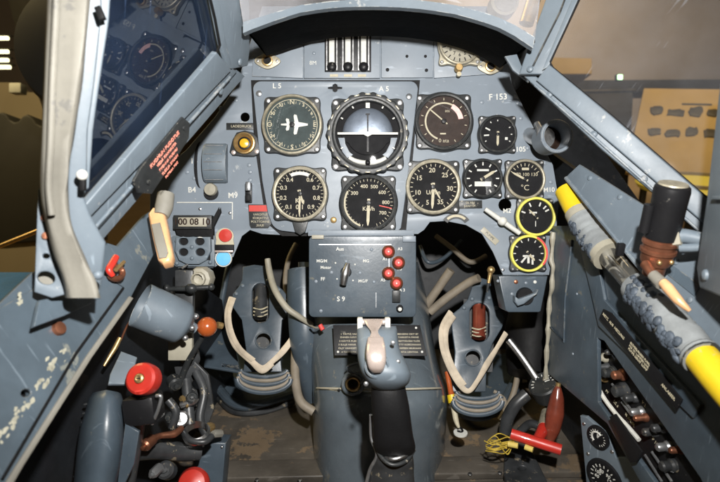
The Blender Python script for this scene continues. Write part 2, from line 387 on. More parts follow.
for t, x, y in (('L 5', 277, 86), ('A 5', 384, 89)):
    a, b = sf.uv(x, y); part('hand_lettering', MB().text(sf, t, a, b, 5*S, .0002, bold=.02), M['white'], bp)

# ------------------------------------------------------------------ gauges
GG = 'round gauges screwed to the instrument board'
def lobed(r, amp=.27, w=11.5, k=1.03, n=120):
    o = []
    for i in range(n):
        a = 360*i/n; d = min(abs((a-c+180) % 360-180) for c in (45, 135, 225, 315))
        o.append((r*(k+amp*math.exp(-(d/w)**2))*math.cos(R(a)), r*(k+amp*math.exp(-(d/w)**2))*math.sin(R(a))))
    return o
def pa(a):  # clock angle in degrees (0 = up, clockwise) -> maths
    return R(90-a)
def ticks(mb, fr, r0, r1, w, angs, z):
    for a in angs:
        t = pa(a); rm = (r0+r1)/2
        mb.box(fr, rm*math.cos(t), rm*math.sin(t), z, abs(r1-r0), w*.82, .0003, 0, t)
def needle(mb, fr, a, l0, l1, w0, w1, z):
    t = pa(a); c, s_ = math.cos(t), math.sin(t)
    P = [(-l0, -w0), (l1*.8, -w0), (l1, -w1), (l1, w1), (l1*.8, w0), (-l0, w0)]
    mb.plate(fr, [[(x*c-y*s_, x*s_+y*c) for x, y in P]], .0005, 0, z)
def gauge(name, label, px, py, r, d=DP, face='dial', ringmat='gauge', mark=None, needles=(), body='gauge', amp=.27, glass=True, dialr=.84, cat='gauge', rot=0, screwm='steel', ringw=.14, gtilt=0):
    fr = flat(px, py, d)
    if rot:
        q = Matrix.Rotation(rot, 3, fr.z); fr = Frame(fr.o, q@fr.x, q@fr.y, fr.z)
    S = d/FPX; r *= S
    t = thing(name, label, cat, fr.o, GG)
    part('housing', MB().plate(fr, [lobed(r, amp)], .007, .0012, .0065), M[body], t)
    m = MB().lathe(fr, [(r*1.0, .006), (r*1.0, .0095), (r*.97, .0112), (r*.92, .0118), (r*(1-ringw+.01), .0112), (r*(1-ringw), .0100), (r*(1-ringw), .0068)], 56)
    part('bezel', m, M[ringmat], t)
    part('dial', MB().lathe(fr, [(1e-5, .0070), (r*.9, .0070)], 40), M[face], t)
    z = .0073
    if mark:
        for matname, fn in mark.items():
            mm = MB(); fn(mm, fr, r, z)
            part('markings', mm, M[matname], t)
    for (a, l, w) in needles:
        mm = MB(); needle(mm, fr, a, r*.15, r*l, r*w, r*w*.35, .0088)
        n = part('needle', mm, M['cream'], t)
    hb = MB().lathe(fr, [(1e-5, .0098), (r*.07, .0096), (r*.09, .0088), (r*.09, .0070)], 16); part('hub', hb, M['black'], t)
    for k in range(4):
        a = R(45+90*k); q = r*(1.02+amp*.55)
        s_ = MB().lathe(fr, [(1e-5, .0078), (r*.055, .0078), (r*.085, .0072), (r*.09, .0062)], 14, q*math.cos(a), q*math.sin(a))
        part('screw', s_, M[screwm], t)
    if glass:
        fg = fr
        if gtilt: qq = Matrix.Rotation(gtilt, 3, fr.x); fg = Frame(fr.o, fr.x, qq@fr.y, qq@fr.z)
        part('glass', MB().lathe(fg, [(1e-5, .0108), (r*.4, .0107), (r*(1-ringw+.005), .0104)], 40), M['glass'], t)
    return t, fr, r
def nums(mb, fr, r, z, lst, rad, h, up=True, bold=.02):
    for s_, a in lst:
        t = pa(a); mb.text(fr, s_, r*rad*math.cos(t), r*rad*math.sin(t), r*h, z, bold=bold)
def arcband(mb, fr, r0, r1, a0, a1, z, n=24):
    mb.lathe(fr, [(r0, z), (r0, z+.0003), (r1, z+.0003), (r1, z)], n, 0, 0, (pa(a1), pa(a0)))

# 1 repeater compass
def f1(mm, fr, r, z):
    ticks(mm, fr, r*.70, r*.78, r*.02, [a for a in range(0, 360, 10)], z)
    nums(mm, fr, r, z, [(str(k), k*10) for k in range(3, 36, 3) if k % 9], .745, .12)
    nums(mm, fr, r, z, [('O', 270), ('S', 180), ('E', 90), ('N', 0)], .745, .16)
    arcband(mm, fr, r*.82, r*.84, 0, 359.9, z, 48)
def f1b(mm, fr, r, z):
    S = .78/30*r
    wing = [(3, 13), (6, 12), (8.2, 3.2), (20, 1.2), (20, -1.2), (8.2, -3.2), (6, -12), (3, -13), (2, -11), (3, -3), (-3, -2), (-4, -7), (-7, -8), (-8, -6), (-6.5, -1.5), (-14, -1), (-14, 1), (-6.5, 1.5), (-8, 6), (-7, 8), (-4, 7), (-3, 2), (3, 3), (2, 11)]
    mm.plate(fr, [[(x*S, y*S) for x, y in wing]], .0008, .0001, z+.0012)
gauge('repeater_compass', 'repeater compass with a cream aeroplane on its dial, left of the artificial horizon', 292.8, 125.8, 30, DS, 'dialgrey', 'ring', {'cream': f1, 'white': f1b}, body='gauge', amp=.22, cat='compass', ringw=.10)

# 2 artificial horizon
def horizon():
    fr = flat(367.6, 135.4, DS); S = DS/FPX; r = 40*S
    t = thing('artificial_horizon', 'largest gauge, an artificial horizon with scalloped bezel and silver upper half', 'gauge', fr.o, GG)
    part('housing', MB().plate(fr, [lobed(r*.97, .25, 12, 1.0)], .008, .0015, .0065), M['gauge'], t)
    sc = [(r*(1.0+.022*math.cos(22*R(a)))*math.cos(R(a)), r*(1.0+.022*math.cos(22*R(a)))*math.sin(R(a))) for a in range(0, 360, 2)]
    part('scalloped_ring', MB().plate(fr, [sc, circ(0, 0, r*.86, 60)], .010, .0016, .0160), M['gauge'], t)
    m = MB()
    for k in range(22):
        a = 2*math.pi*(k+.5)/22
        m.box(fr, r*.955*math.cos(a), r*.955*math.sin(a), .0160, r*.03, r*.13, .0016, .0004, a)
    part('ring_grips', m, M['ring'], t)
    part('bezel', MB().lathe(fr, [(r*.87, .012), (r*.87, .0165), (r*.84, .0172), (r*.80, .0168), (r*.785, .0150), (r*.785, .0080)], 64), M['gauge'], t)
    part('dial', MB().lathe(fr, [(1e-5, .0075), (r*.82, .0075)], 48), M['dial'], t)
    # silver upper drum, a real convex half disc
    m = MB(); n = 28; rows = []
    for i in range(9):
        q = i/8; rr = r*.62*math.cos(q*math.pi/2)*1.0
        rows.append([fr.w(max(rr, 1e-5)*math.cos(math.pi*k/n), max(rr, 1e-5)*math.sin(math.pi*k/n)*1.05, .0085+.006*math.sin(q*math.pi/2)) for k in range(n+1)])
    m.loft(rows, closed=False, caps=False); part('sky_drum', m, M['drum'], t)
    lo = [(r*.66, -r*.03), (-r*.66, -r*.03), (-r*.60, -r*.16)]+[(r*.52*math.cos(R(a)), r*.50*math.sin(R(a))-r*.02) for a in range(205, 336, 8)]+[(r*.60, -r*.16)]
    part('ground_drum', MB().plate(fr, [lo], .003, .0008, .0105), M['dial'], t)
    m = MB().plate(fr, [[(-r*.74, r*.02), (-r*.08, r*.02), (-r*.05, -r*.01), (r*.05, -r*.01), (r*.08, r*.02), (r*.74, r*.02), (r*.74, -r*.035), (r*.1, -r*.035), (0, -r*.09), (-r*.1, -r*.035), (-r*.74, -r*.035)]], .001, .0002, .0158)
    part('horizon_bar', m, M['white'], t)
    part('bank_needle', MB().box(fr, 0, r*.26, .0152, r*.035, r*.44, .0006).box(fr, 0, r*.47, .0152, r*.10, r*.03, .0006).box(fr, 0, -r*.28, .0152, r*.045, r*.36, .0006), M['black'], t)
    m = MB().box(fr, 0, r*.68, .0150, r*.10, r*.13, .0008)
    for a in (-150, -120, 120, 150, 180, -60, -30, 30, 60): ticks(m, fr, r*.70, r*.76, r*.04, [a], .0150)
    part('markings', m, M['white'], t)
    wl = [(r*x, r*y) for x, y in ((-.73, -.10), (-.57, -.10), (-.55, -.25), (-.45, -.45), (-.36, -.52), (-.50, -.60), (-.62, -.45))]
    part('side_mask', MB().plate(fr, [wl], .001, .0002, .0120), M['panel'], t)
    part('side_mask', MB().plate(fr, [[(-x, y) for x, y in wl][::-1]], .001, .0002, .0120), M['panel'], t)
    # slip ball tube
    m = MB().tube([fr.w(r*.56*math.cos(R(a)), r*.30*math.sin(R(a))-r*.42, .0125) for a in range(215, 326, 12)], r*.062, 12)
    s_ = part('slip_tube', m, M['white'], t)
    part('slip_ball', MB().sphere(fr, r*.075, 0, -r*.72, .0135), M['black'], s_)
    part('glass', MB().lathe(fr, [(1e-5, .0172), (r*.4, .0168), (r*.79, .0158)], 48), M['glass'], t)
    for k in range(4):
        a = R(45+90*k); q = r*1.13
        part('screw', MB().lathe(fr, [(1e-5, .0085), (r*.045, .0085), (r*.075, .0078), (r*.08, .006)], 14, q*math.cos(a), q*math.sin(a)), M['steel'], t)
horizon()

# 3 altimeter
def f3(mm, fr, r, z):
    ticks(mm, fr, r*.76, r*.84, r*.022, range(0, 360, 9), z)
    nums(mm, fr, r, z, [('0.4', -36), ('0.6', 36), ('0.3', -70), ('0.7', 70), ('0.2', -104), ('0.8', 104), ('0.1', -140), ('0.9', 140)], .62, .15)
    mm.text(fr, 'Km', 0, -r*.25, r*.17, z, bold=.02); mm.text(fr, '0 1', 0, -r*.48, r*.17, z, bold=.02)
def f3b(mm, fr, r, z): arcband(mm, fr, r*.68, r*.80, -26, 26, z+.0004, 12)
t, fr, r = gauge('altimeter', 'altimeter reading 0.1 to 0.9 below the repeater compass, white arc window at top', 300.5, 194.3, 27.5, DS, 'dial', 'ring', {'cream': f3, 'white': f3b}, [(181, .80, .035), (160, .4, .04)], cat='altimeter')
part('lower_bracket', MB().plate(fr, [[(x*DS/FPX, y*DS/FPX) for x, y in ((-8, -27), (8, -27), (5, -38), (0, -41), (-5, -38))]], .004, .0008, .004), M['gauge'], t)
# 4 airspeed
def f4_(mm, fr, r, z):
    ticks(mm, fr, r*.76, r*.84, r*.022, range(-165, 160, 9), z)
    nums(mm, fr, r, z, [('400', -15), ('500', 19), ('600', 52), ('300', -55), ('800', 88), ('700', 125)], .60, .125)
    mm.text(fr, 'Km/h', 0, -r*.20, r*.14, z, bold=.02)
    arcband(mm, fr, r*.80, r*.86, -160, -60, z+.0003, 20)
def f4b(mm, fr, r, z): ticks(mm, fr, r*.38, r*.82, r*.04, [103], z+.0008)
t, fr, r = gauge('airspeed_indicator', 'airspeed indicator marked 300 to 800 directly under the artificial horizon', 368.5, 203.5, 28.5, DS-.001, 'dial', 'gauge', {'cream': f4_, 'redmark': f4b}, [(182, .78, .05)], cat='airspeed gauge', gtilt=.06)
# 5 boost gauge
def f5(mm, fr, r, z):
    arcband(mm, fr, r*.60, r*.655, -160, 45, z)
    ticks(mm, fr, r*.72, r*.80, r*.03, range(-150, 160, 25), z)
    mm.text(fr, '0 ata', 0, -r*.66, r*.13, z); mm.box(fr, -r*.03, -r*.42, z, r*.2, r*.05, .0003)
    mm.text(fr, 'ata', r*.12, r*.36, r*.10, z)
def f5b(mm, fr, r, z): arcband(mm, fr, r*.50, r*.665, 28, 82, z+.0005)
gauge('boost_gauge', 'boost gauge with brown face and faded pink arc, right of the horizon', 443, 122.5, 29, DP, 'dialbrown', 'gauge', {'cream': f5, 'pink': f5b}, [(-50, .66, .022)], amp=.24, cat='pressure gauge')
# 6 rpm gauge
def f6(mm, fr, r, z):
    ticks(mm, fr, r*.74, r*.83, r*.03, range(-150, 160, 12), z)
    nums(mm, fr, r, z, [('20', -4), ('25', 45), ('15', -58), ('30', 96), ('10', -110), ('5', -160), ('35', 155)], .60, .17)
    mm.text(fr, 'U/min', 0, -r*.20, r*.15, z, bold=.02)
gauge('rev_counter', 'rev counter reading 10 to 35 U/min with cream rim, beside the airspeed indicator', 432.5, 187.5, 27.5, DP, 'dial', 'ring', {'cream': f6}, [(183, .78, .05), (150, .5, .03)], cat='rev counter')
# 7
def f7(mm, fr, r, z):
    ticks(mm, fr, r*.45, r*.72, r*.09, [-62, -95], z); ticks(mm, fr, r*.68, r*.76, r*.06, [-120, 60, 90, 120, -30, 0], z)
    mm.box(fr, r*.45, -r*.22, z, r*.14, r*.14, .0003)
gauge('pressure_gauge', 'small dark gauge with few white marks right of the boost gauge', 496.3, 135.3, 19, DP, 'dial', 'gauge', {'white': f7}, [(182, .60, .06)], amp=.30)
# 8
def f8(mm, fr, r, z):
    ticks(mm, fr, r*.66, r*.82, r*.075, range(-150, 160, 30), z)
    mm.box(fr, 0, -r*.28, z, r*.84, r*.24, .0003); mm.box(fr, 0, r*.42, z, r*.60, r*.10, .0003)
gauge('propeller_pitch_gauge', 'small clock like pitch gauge with thick white ticks right of the rev counter', 481.7, 179, 19.5, DP, 'dial', 'gauge', {'white': f8}, [(58, .70, .07)], amp=.33)
# 9
def f9(mm, fr, r, z):
    ticks(mm, fr, r*.66, r*.80, r*.04, range(-60, 61, 15), z); mm.box(fr, r*.02, r*.52, z, r*.35, r*.12, .0003)
    mm.text(fr, '70 100 130', r*.1, r*.24, r*.17, z); mm.text(fr, '°C', 0, -r*.42, r*.28, z)
gauge('temperature_gauge', 'small °C temperature gauge above the yellow rimmed one', 523.3, 180, 20, DP, 'dial', 'ring', {'cream': f9}, [(-62, .72, .05)], amp=.28)
# 10 yellow ring
def f10(mm, fr, r, z):
    ticks(mm, fr, r*.55, r*.76, r*.09, [-70, -25, 20, 45, 62], z); mm.box(fr, -r*.12, r*.20, z, r*.38, r*.08, .0003)
    mm.text(fr, 'l', 0, -r*.38, r*.30, z)
gauge('fuel_gauge', 'fuel gauge with bright yellow rim on the right edge of the board', 533.8, 216.8, 19.5, DP, 'dial', 'yelring', {'white': f10}, [(-45, .5, .04)], amp=.22)
# 11 red arc
def f11(mm, fr, r, z):
    ticks(mm, fr, r*.66, r*.80, r*.06, range(-120, 121, 30), z)
    mm.box(fr, 0, -r*.32, z, r*.12, r*.42, .0004, 0, .0); mm.box(fr, -r*.22, -r*.30, z, r*.1, r*.5, .0004, 0, -.7); mm.box(fr, r*.22, -r*.40, z, r*.1, r*.4, .0004); mm.box(fr, 0, -r*.14, z, r*.6, r*.1, .0004)
def f11r(mm, fr, r, z): arcband(mm, fr, r*.88, r*.98, 25, 130, .0119)
gauge('oil_gauge', 'lowest gauge on the board with red arc on its yellowish rim', 526.7, 253.3, 18.5, DP, 'dial', 'yelring', {'white': f11, 'redmark': f11r}, [(140, .5, .06)], amp=.30)
# 12 upper compass gauge
def f12(mm, fr, r, z):
    ticks(mm, fr, r*.66, r*.84, r*.06, range(0, 360, 20), z)
    nums(mm, fr, r, z, [(str(k), k*30) for k in range(0, 12)], .5, .16)
t, fr, r = gauge('upper_clock', 'gauge with cream lower half above the board, its top in the shadow of the arch', 458.7, 46, 21, DP-.004, 'clearmetal', 'ring', {'black': f12}, [(30, .6, .05)], amp=.30, body='ring', cat='clock')
part('knob', MB().lathe(fr, [(.005, .004), (.005, .012), (.004, .0135), (1e-5, .0135)], 18, -.0015, -r*1.14), M['brass'], t)
part('stud', MB().lathe(fr, [(.003, .004), (.003, .009), (1e-5, .0095)], 12, -.0010, -r*1.42), M['cream'], t)
# sockets
for px, py, d, lab in ((267.8, 61.5, DP-.003, 'diamond flanged socket at the left end of the upper strip'), (490, 67, DP-.003, 'diamond flanged socket right of the shadowed upper clock')):
    fr = flat(px, py, d); S = d/FPX
    t = thing('flanged_socket', lab, 'socket', fr.o, 'flanged sockets')
    dm = [(13*S*math.cos(R(a))*(.62+.38*abs(math.cos(R(a)))**3)*1.0, 11*S*math.sin(R(a))*(.72)) for a in range(0, 360, 8)]
    part('flange', MB().plate(fr, [dm], .003, .0006, .003), M['ring'], t)
    part('collar', MB().lathe(fr, [(5.6*S, .003), (5.4*S, .006), (4.2*S, .0064), (3.6*S, .004), (3.6*S, .0032)], 24), M['brass'], t)
    part('hole', MB().lathe(fr, [(1e-5, .0033), (3.8*S, .0034)], 20), M['rubber'], t)
    for s_ in (-1, 1): part('screw', MB().lathe(fr, [(1e-5, .0042), (1.2*S, .004), (1.5*S, .003)], 10, s_*9.6*S, 0), M['steel'], t)
# three tube indicator
fr = flat(348, 57, DP-.004); S = DP/FPX
t = thing('undercarriage_indicator', 'black box with three upright white indicator tubes in the upper strip', 'indicator', fr.o)
part('frame', MB().box(fr, 0, 20*S, .0015, 46*S, 70*S, .003, .0006), M['black'], t)
for x in (-16, 0, 15.5):
    p = part('tube', MB().box(fr, x*S, 8*S, .0042, 5.6*S, 44*S, .003, .0012), M['white'], t)
    part('tube_base', MB().sphere(fr, 5*S, x*S, -10.5*S, .004, 1, 1, .6, 14, 8), M['black'], p)
    for s_ in (-1, 1): part('tube_edge', MB().box(fr, (x+s_*5)*S, 14*S, .0036, 1.2*S, 56*S, .0012), M['steel'], p)

# ------------------------------------------------------------------ left part of the board
fr = flat(245.3, 144, DP); S = DP/FPX
t = thing('warning_lamp', 'yellow warning lamp in a dark triangular bezel on the left of the board', 'lamp', fr.o)
tri = [(x*S, y*S) for x, y in ((-14, -4), (-15, -8), (-12, -12), (-8, -12), (0, -13), (9, -13), (14, -11), (16, -6), (14, 0), (13, 6), (8, 11), (0, 13), (-8, 11), (-12, 4))]
part('base', MB().plate(fr, [tri], .005, .0012, .005), M['gauge'], t)
part('rim', MB().lathe(fr, [(11*S, .005), (10.6*S, .009), (9.4*S, .0095), (7*S, .0070), (6.4*S, .0062)], 28), M['brass'], t)
part('lens', MB().lathe(fr, [(6.6*S, .0050), (6.2*S, .0066), (4.6*S, .0070)], 24), M['black'], t, 'dark inner ring')
part('lens_centre', MB().lathe(fr, [(5.0*S, .0062), (4.2*S, .0084), (2*S, .0092), (1e-5, .0094)], 24), mat('amber_lens', (.60, .36, .02), .3, bump=0), t)
for x, y in ((-11, -9), (12, -8)): part('screw', MB().lathe(fr, [(1e-5, .0064), (2*S, .006), (2.4*S, .005)], 12, x*S, y*S), M['chrome'], t)
# trim drum
fr = flat(216, 163.5, DP)
t = thing('trim_drum', 'half round ribbed grey drum cover with a cream knob below, left of the lamp', 'trim indicator', fr.o)
ax = Frame(fr.o, -FW, UP, RT)
prof = []
n = 16; rows = []
for zi, k in ((-11*S, .95), (-9.6*S, 1), (9.6*S, 1), (12*S, .96)):
    rows.append([fr.o+RT*zi+UP*(20*S*k*math.cos(math.pi*i/n))-FW*(.016*k*math.sin(math.pi*i/n)) for i in range(n+1)])
part('drum', MB().loft(rows, closed=False, caps=False).add(rows[0], [list(range(n+1))]).add(rows[-1], [list(range(n+1))]), M['frame'], t, smooth=50)
m = MB()
for i in (3, 6, 8, 10, 13):
    a = math.pi*i/n; m.tube([fr.o+RT*x*S+UP*(20.3*S*math.cos(a))-FW*(.0163*math.sin(a)) for x in (-9, 9)], .0006, 6, False)
part('ribs', m, M['alu'], t)
kf = flat(212, 190, DP)
part('knob', MB().lathe(kf, [(6.2*S, .002), (6.4*S, .008), (5.6*S, .0105), (1e-5, .011)], 24), M['clearmetal'], t)
part('knob_base', MB().lathe(flat(211.5, 193, DP), [(7.2*S, .0005), (7.0*S, .004), (1e-5, .0042)], 22), M['black'], t)
m = MB(); a, b = pf.uv(200.8, 165); m.plate(pf, [[(a+6.5*S*math.cos(R(q)), b+23*S*math.sin(R(q))) for q in range(90, 271, 12)]+[(a+3.5*S*math.cos(R(q)), b+23*S*math.sin(R(q))) for q in range(270, 89, -12)]], .002, 0, .0022)
part('scale', m, M['black'], t)
# toggle switch
fr = flat(249, 192, DP); t = thing('toggle_switch', 'small black toggle lever on the left of the board above the red topped placard', 'switch', fr.o)
part('base', MB().box(fr, 0, -1*S, .002, 6.5*S, 20*S, .004, .0008), M['black'], t)
part('lever', MB().box(fr, .5*S, 5*S, .007, 4.5*S, 9*S, .010, .001), M['alu'], t)
part('lever_tip', MB().box(fr, 0, -6*S, .006, 5*S, 7*S, .006, .001), M['rubber'], t)
# placard with red heading
fr = flat(259.3, 216, DP-.001); t = thing('warning_placard', 'small dark placard with a red heading at the lower left edge of the raised panel', 'placard', fr.o)
pl = [(-11, 11.5), (9.5, 11.5), (12, -8), (9, -12), (-8, -12), (-9.5, -9)]
part('plate', MB().plate(fr, [[(x*S, y*S) for x, y in pl]], .0012, .0002, .0014), M['gauge'], t)
part('heading', MB().box(fr, -.6*S, 7.6*S, .0016, 19*S, 6.2*S, .0005), M['redp'], t)
m = MB()
for i, s_ in enumerate(('VAROITUS', 'KORJATTU', 'POLTTOAINE', 'SULJE')): m.text(fr, s_, 1.2*S, (1.4-i*3.6)*S, 2.2*S, .0016)
part('lettering', m, M['cream'], t)
# counter
fr = flat(195, 222.5, DP); t = thing('drum_counter', 'mechanical counter with cream digits under a black hood on the left of the board', 'counter', fr.o)
part('case', MB().box(fr, 0, 0, .006, 38*S, 14*S, .012, .0012), M['gauge'], t)
part('window', MB().box(fr, .5*S, .2*S, .0125, 28*S, 9*S, .0012, .0002), M['clearmetal'], t)
part('digits', MB().text(fr, '100 08 10', 0, .2*S, 6.4*S, .0133, bold=.03), M['dialbrown'], t)
part('hood', MB().plate(fr, [[(x*S, y*S) for x, y in ((-18, -7), (18, -6.5), (26, 10), (25.5, 13), (20, 3), (20, -17), (12, -15), (0, -14), (-10, -15), (-16, -13))]], .009, .001, .009), M['rubber'], t)
# terminal block
fr = flat(195, 251, DP-.004); t = thing('terminal_block', 'grey four hole terminal block at the lower left corner of the board', 'terminal block', fr.o)
dk = [(-17, 14), (17, 14), (17.5, 0), (13, -9), (6, -13), (-6, -13), (-14, -9), (-18, 0)]
part('base', MB().box(fr, -1*S, 0, .001, 42*S, 31*S, .004, .001), M['frame'], t)
part('body', MB().plate(fr, [[(x*S, y*S) for x, y in dk]]+[circ(x*S, y*S, 4.6*S, 16, 3.8*S) for x, y in ((-9.5, 10-.5), (6.5, 9.5), (-9.5, -1), (7, -1))], .008, .0012, .009), M['frame'], t)
part('hole_backing', MB().box(fr, 0, 2*S, .0034, 32*S, 22*S, .0006), M['rubber'], t)
for x, y in ((-17, 10), (-17, -12), (16, -11), (-1, 4), (-1, -7)): part('screw', MB().sphere(fr, 2.1*S, x*S, y*S, .0045 if abs(x) > 5 else .009, 1, 1, .7, 12, 8), M['frame'], t)
part('switch_stem', MB().tube([fr.w(-5*S, -13*S, .010), fr.w(-9*S, -17*S, .016)], [.0016, .0012]), M['steel'], t)
# colour coded lamp switch
fr = flat(225, 247.5, DP-.002); t = thing('red_blue_switch', 'round switch plate red above and light blue below a black slot', 'switch', fr.o)
part('cream_plate', MB().plate(fr, [[(x*S, y*S) for x, y in [(9*math.cos(R(a)), 11+8.5*math.sin(R(a))) for a in range(-20, 201, 20)]+[(-9, 2), (9.5, 2)]]], .002, .0003, .002), M['cream'], t)
part('red_dot', MB().lathe(fr, [(6.6*S, .002), (6.4*S, .0045), (1e-5, .005)], 24, 1*S, 12*S), M['redp'], t)
part('slot', MB().box(fr, 0, -.6*S, .003, 19*S, 7*S, .004, .0008), M['rubber'], t)
part('chrome_bar', MB().box(fr, 0, -3.8*S, .0055, 18*S, 2.2*S, .002, .0005), M['chrome'], t)
part('blue_dot', MB().lathe(fr, [(7.2*S, .001), (7*S, .0032), (1e-5, .0036)], 24, -1*S, -11*S), M['bluedot'], t)
part('blue_rim', MB().lathe(fr, [(7.2*S, .001), (7.4*S, .0036), (8.2*S, .0036), (8.4*S, .001)], 24, -1*S, -11*S), M['white'], t)

# T handle on the right of the board
fr = flat(500, 221.5, DP); t = thing('bar_handle', 'silver white bar handle lying diagonally left of the yellow rimmed fuel gauge', 'handle', fr.o)
part('bar', MB().tube([fr.w(-17*S, 12*S, .012), fr.w(0, 0, .012), fr.w(17*S, -12*S, .012)], [.0028, .0034, .0030], 12, False), M['white'], t)
part('hub', MB().sphere(fr, 4.6*S, 0, 0, .012), M['white'], t)
part('stem', MB().tube([fr.w(0, 0, 0), fr.w(0, 0, .012)], .0035), M['steel'], t)
# round nozzle
fr = Frame(W(557, 136, .66), (RT*.97+FW*.15).normalized(), UP, (-FW+RT*.12).normalized()); fr.x = fr.y.cross(fr.z).normalized(); S6 = .66/FPX
t = thing('air_nozzle', 'round grey air nozzle with a dark opening sticking out right of the gauges', 'nozzle', fr.o)
part('collar', MB().lathe(fr, [(15.5*S6, -.03), (16.5*S6, -.006), (17*S6, 0), (16*S6, .0015), (13.6*S6, .0005), (13.0*S6, -.004), (12.5*S6, -.035)], 40), M['panel'], t)
part('inside', MB().lathe(fr, [(12.5*S6, -.02), (9*S6, -.028), (1e-5, -.029)], 30), M['dialbrown'], t)
part('pipe', MB().tube([W(545, 138, .68), W(532, 136, .715), W(524, 132, .74)], [.013, .010, .009]), M['steel'], t)
part('clamp', MB().tube([W(537, 124, .68), W(540, 132, .67), W(538, 142, .68)], .004), M['alu'], t)

# ------------------------------------------------------------------ lower centre box
fr = flat(362, 276, .70); S = .70/FPX
t = thing('weapons_switch_box', 'blue grey switch box marked S9 hanging below the gauges with four red buttons', 'switch box', fr.o)
part('face', MB().plate(fr, [rrect(-53*S, -41*S, 54*S, 40*S, 5*S)], .004, .001, .002), M['blue'], t)
m = MB().box(fr, 0, 0, -.027, 101*S, 78*S, .05, .004); part('case', m, M['blue'], t)
part('top_ledge', MB().box(fr, -1*S, 43*S, -.004, 106*S, 6*S, .012, .001), M['panel'], t)
part('hinge', MB().box(fr, 47*S, 37*S, .003, 13*S, 6*S, .003, .0006), M['panel'], t)
part('hinge', MB().box(fr, -44*S, 39*S, .003, 12*S, 4*S, .003, .0006), M['clearmetal'], t)
part('scribed_line', MB().box(fr, -7*S, 31.5*S, .0021, 72*S, .8*S, .0003).box(fr, 27*S, 18*S, .0021, .7*S, 28*S, .0003).box(fr, 14*S, -24*S, .0021, .7*S, 15*S, .0003), M['alu'], t)
m = MB()
for s_, x, y, h in (('Aus', 340, 249, 3.6), ('MG/M', 322, 261, 3), ('Motor', 326, 267.5, 3), ('MG', 366, 261, 3), ('FF', 323, 279, 3.4), ('MG/F', 363, 281, 3), ('S 9', 341, 299, 4.8), ('A3', 400, 249, 3), ('A1', 385, 259, 3), ('A7', 400, 269, 3), ('A5', 383, 280, 3), ('A 3', 402, 290, 3)):
    m.text(fr, s_, (x-362)*S, (276-y)*S, h*S, .0021, bold=.02)
part('lettering', m, M['white'], t)
rivets(fr, [(371.5, 249.5), (331.5, 272.5), (346, 261.5), (360, 273), (316, 281.5), (374, 282), (321, 311)], .0022, M['panel'], t, 'rivet', .002)
rivets(fr, [(335.5, 263), (355, 264.5), (337, 279), (353, 280.5)], .0011, M['white'], t, 'index_dot', .002, .0006)
part('selector_lever', MB().tube([fr.w(-14*S, 13*S, .010), fr.w(-16.5*S, 3*S, .013), fr.w(-18.5*S, -8*S, .012)], [.0030, .0052, .0040], 12), M['steel'], t)
part('selector_boss', MB().lathe(fr, [(.007, .002), (.006, .008), (1e-5, .009)], 18, -16*S, 4*S), M['black'], t)
for x, y in ((388.3, 251.5), (398.3, 262.5), (388.3, 273), (396.3, 283)):
    a, b = (x-362)*S, (276-y)*S
    c = part('button_ring', MB().lathe(fr, [(6.6*S, .002), (6.4*S, .006), (5.0*S, .0076), (3.9*S, .0060)], 24, a, b), M['copper'], t)
    part('button', MB().lathe(fr, [(4.0*S, .0054), (3.2*S, .0066), (1e-5, .0070)], 18, a, b), M['redmark'], c)
    part('button_dot', MB().lathe(fr, [(1.0*S, .0064), (.8*S, .0074), (1e-5, .0075)], 10, a, b), M['white'], c)
q = part('toggle_base', MB().box(fr, 34*S, -20*S, .004, 8*S, 12*S, .005, .0008), M['gauge'], t)
part('toggle_screw', MB().lathe(fr, [(3.6*S, .002), (3.4*S, .007), (2.4*S, .0078), (1e-5, .0076)], 18, 37.5*S, -32*S), M['black'], t)
part('toggle_screw', MB().lathe(fr, [(2*S, .0078), (1.8*S, .0086), (1e-5, .0087)], 14, 37.5*S, -32.5*S), M['white'], t)

# small box beneath the right lobe
fr = flat(526, 293, .705); S = .705/FPX
t = thing('tapered_switch_box', 'small tapered box with a black rotary knob under the lowest gauge', 'switch box', fr.o)
part('face', MB().plate(fr, [[(x*S, y*S) for x, y in ((-28, 17), (21, 17), (14, -18), (12, -19), (-18, -19), (-21, -17))]], .035, .0012, .003), M['blue'], t)
part('knob', MB().plate(fr, [[(x*S, y*S) for x, y in ((-14, -2), (-10, -5), (6, 1), (9, 4), (8, 0), (-5, -10), (-11, -12), (-14, -8))]], .012, .0018, .014), M['frame'], t)
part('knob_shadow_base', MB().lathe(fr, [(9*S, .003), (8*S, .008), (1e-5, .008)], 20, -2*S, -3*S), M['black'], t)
rivets(fr, [(526, 283), (512, 294), (498, 281)], .0020, M['panel'], t, 'rivet', .003)
rivets(fr, [(516, 282)], .0028, M['copper'], t, 'screw', .003)
rivets(fr, [(535, 282)], .0022, M['white'], t, 'screw', .003)
# brass valve
t = thing('brass_valve', 'little brass valve nipple beside the tapered switch box', 'valve', W(490, 281, .69))
part('body', MB().tube([W(491, 269, .69), W(490, 275, .69), W(488.5, 283, .69)], [.004, .0026, .0022]), M['brass'], t)
part('cap', MB().sphere(flat(491, 270, .69), .0048), M['brass'], t)
part('stem', MB().tube([W(488.5, 283, .69), W(487, 292, .69)], [.0022, .0012]), M['gauge'], t)
# ================================================================== WINDSCREEN AND CANOPY
LA, LB, LC = (240, 66, .58), (214, 0, .50), (85, 205, .40)
lf = plane3(LA, LB, LC)
rf = plane3((535, 75, .57), (560, 0, .56), (712, 215, .50))
ws = thing('windscreen', 'light blue painted windscreen frame with arch, two side panes and riveted rails', 'windscreen', W(390, 40, .55))
